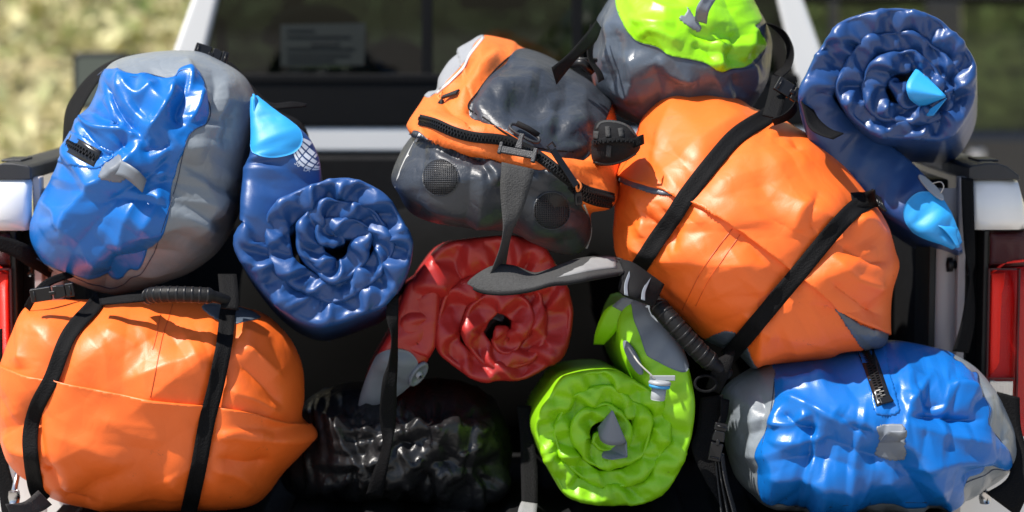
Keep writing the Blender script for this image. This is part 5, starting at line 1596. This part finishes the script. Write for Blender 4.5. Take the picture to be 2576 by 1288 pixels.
logo_c, ang0 = np.array([776.0, 392.0]), R(40)
ca, sa = math.cos(ang0), math.sin(ang0)
def lp(u, v):
    return logo_c + np.array([u * ca - v * sa, u * sa + v * ca])
def on_pad(q, lift):
    b, d = hit([s3.surf], q[0], q[1])
    return None if b is None else b[0] - d * lift
def globe_bar(v0, v1, u0, u1):
    """one white bar of the mark, bowed like a line of latitude"""
    n = 12
    rows = []
    for u in np.linspace(u0, u1, n):
        h = math.sqrt(max(0.02, 1 - (u / 50) ** 2))
        bow = -9 * (u / 50) ** 2
        rows.append([on_pad(lp(u, v * h + bow), .0018) for v in (v0, (v0 + v1) / 2, v1)])
    rows = [r for r in rows if all(p is not None for p in r)]
    if len(rows) > 2:
        mesh('printed_bar', np.array(rows).reshape(-1, 3), grid_faces(len(rows), 3), 'print_white', p3)
for v0, v1 in ((-32, -21), (-17, -6), (-2, 8), (12, 21), (24, 31)):
    for u0, u1 in ((-46, -14), (-11, 8), (11, 26), (29, 46)):
        globe_bar(v0, v1, u0, u1)
print_text('30"', 751, 414, 17, 35, [s3.surf], 'printed_size', p3)
print_text('LA', 772, 427, 15, 12, [s3.surf], 'printed_name', p3)
print_text('AIR', 794, 396, 17, 34, [s3.surf], 'printed_brand', p3).data.materials[0] = M['royal_pad']
# ------------------------------------------------------------------ loose straps
ls = thing('cargo_strap', at(960,1250,.15), 'black cargo strap hanging down past the red pad to the bed floor', 'strap')
strap3('webbing', [(975,745,.14,1003,740,.14),(972,800,.13,1002,800,.13),(985,850,.12,1000,850,.14),(978,910,.12,1000,912,.14),(962,960,.11,998,966,.12),(955,1050,.12,996,1060,.13),(962,1120,.13,985,1122,.12),(938,1190,.14,972,1196,.13),(920,1245,.15,962,1252,.15)], 'webbing', ls)
ls2 = thing('cargo_strap', at(1330,1285,.08), 'black cargo strap with pale cut end beside the lime pad', 'strap')
strap3('webbing', [(1300,1020,.26,1335,1020,.26),(1308,1100,.24,1342,1100,.24),(1310,1180,.21,1352,1180,.21),(1312,1262,.15,1352,1268,.15)], 'webbing', ls2)
strap3('cut_end', [(1312,1262,.15,1352,1268,.15),(1306,1275,.13,1350,1280,.13),(1302,1292,.11,1350,1296,.11)], 'light_webbing', ls2)
def sh_(rows):
    return [(a, b, c + Y0 - .03, d, e, f + Y0 - .03) for a, b, c, d, e, f in rows]
ls3 = thing('cargo_strap', at(2420,900,.03), 'black cargo strap hanging twisted against the bed post below the navy pad tail', 'strap')
strap3('webbing', sh_([(2418,445,.03,2448,450,.03),(2420,520,.02,2450,525,.02),(2424,600,.012,2452,600,.012),(2432,660,.005,2452,662,.02),(2440,695,-.002,2446,695,.028),(2428,760,.0,2452,762,.02),(2416,820,.0,2450,822,.015),(2396,884,.0,2436,888,.01)]), 'webbing', ls3)
ls4 = thing('cargo_strap', at(20,700,.0), 'black cargo strap crossing over a tail lamp beside the upright blue bag', 'strap')
strap3('webbing', sh_([(-30,590,-.02,-30,626,-.02),(20,598,-.012,22,640,-.012),(70,616,.0,68,668,.0),(115,650,.04,108,690,.04),(160,690,.10,150,720,.10)]), 'webbing', ls4)
ls5 = thing('cargo_strap', at(20,1288,-.03), 'black cargo strap hanging beside the steel stay cable by the lying orange bag', 'strap')
strap3('webbing', sh_([(-20,830,-.01,6,826,-.01),(-10,1000,-.015,8,990,-.015),(-14,1130,-.02,16,1140,-.02),(0,1260,-.03,46,1256,-.03),(10,1320,-.04,56,1320,-.04)]), 'webbing', ls5)
# black bag added deep in the bed, also to keep the gaps dark
Ob = [(620,640),(900,560),(1300,480),(1700,480),(2100,520),(2330,600),(2370,760),(2350,1000),(2200,1160),(1500,1220),(900,1180),(640,1000)]
s = make_bag(Ob, (1500,850), .86, .20, n=4, lumps=((5,.015),), exc=.012, csp=.05, sp=.02, crum=(8,.006), seed=91, its=80)
bk = thing('cargo_bag', at(1500,1220,.86), 'large black cargo bag added deep in the bed behind the other bags, also to darken the gaps', 'bag')
bag_body(s, 'body', 'dark_bag', bk)
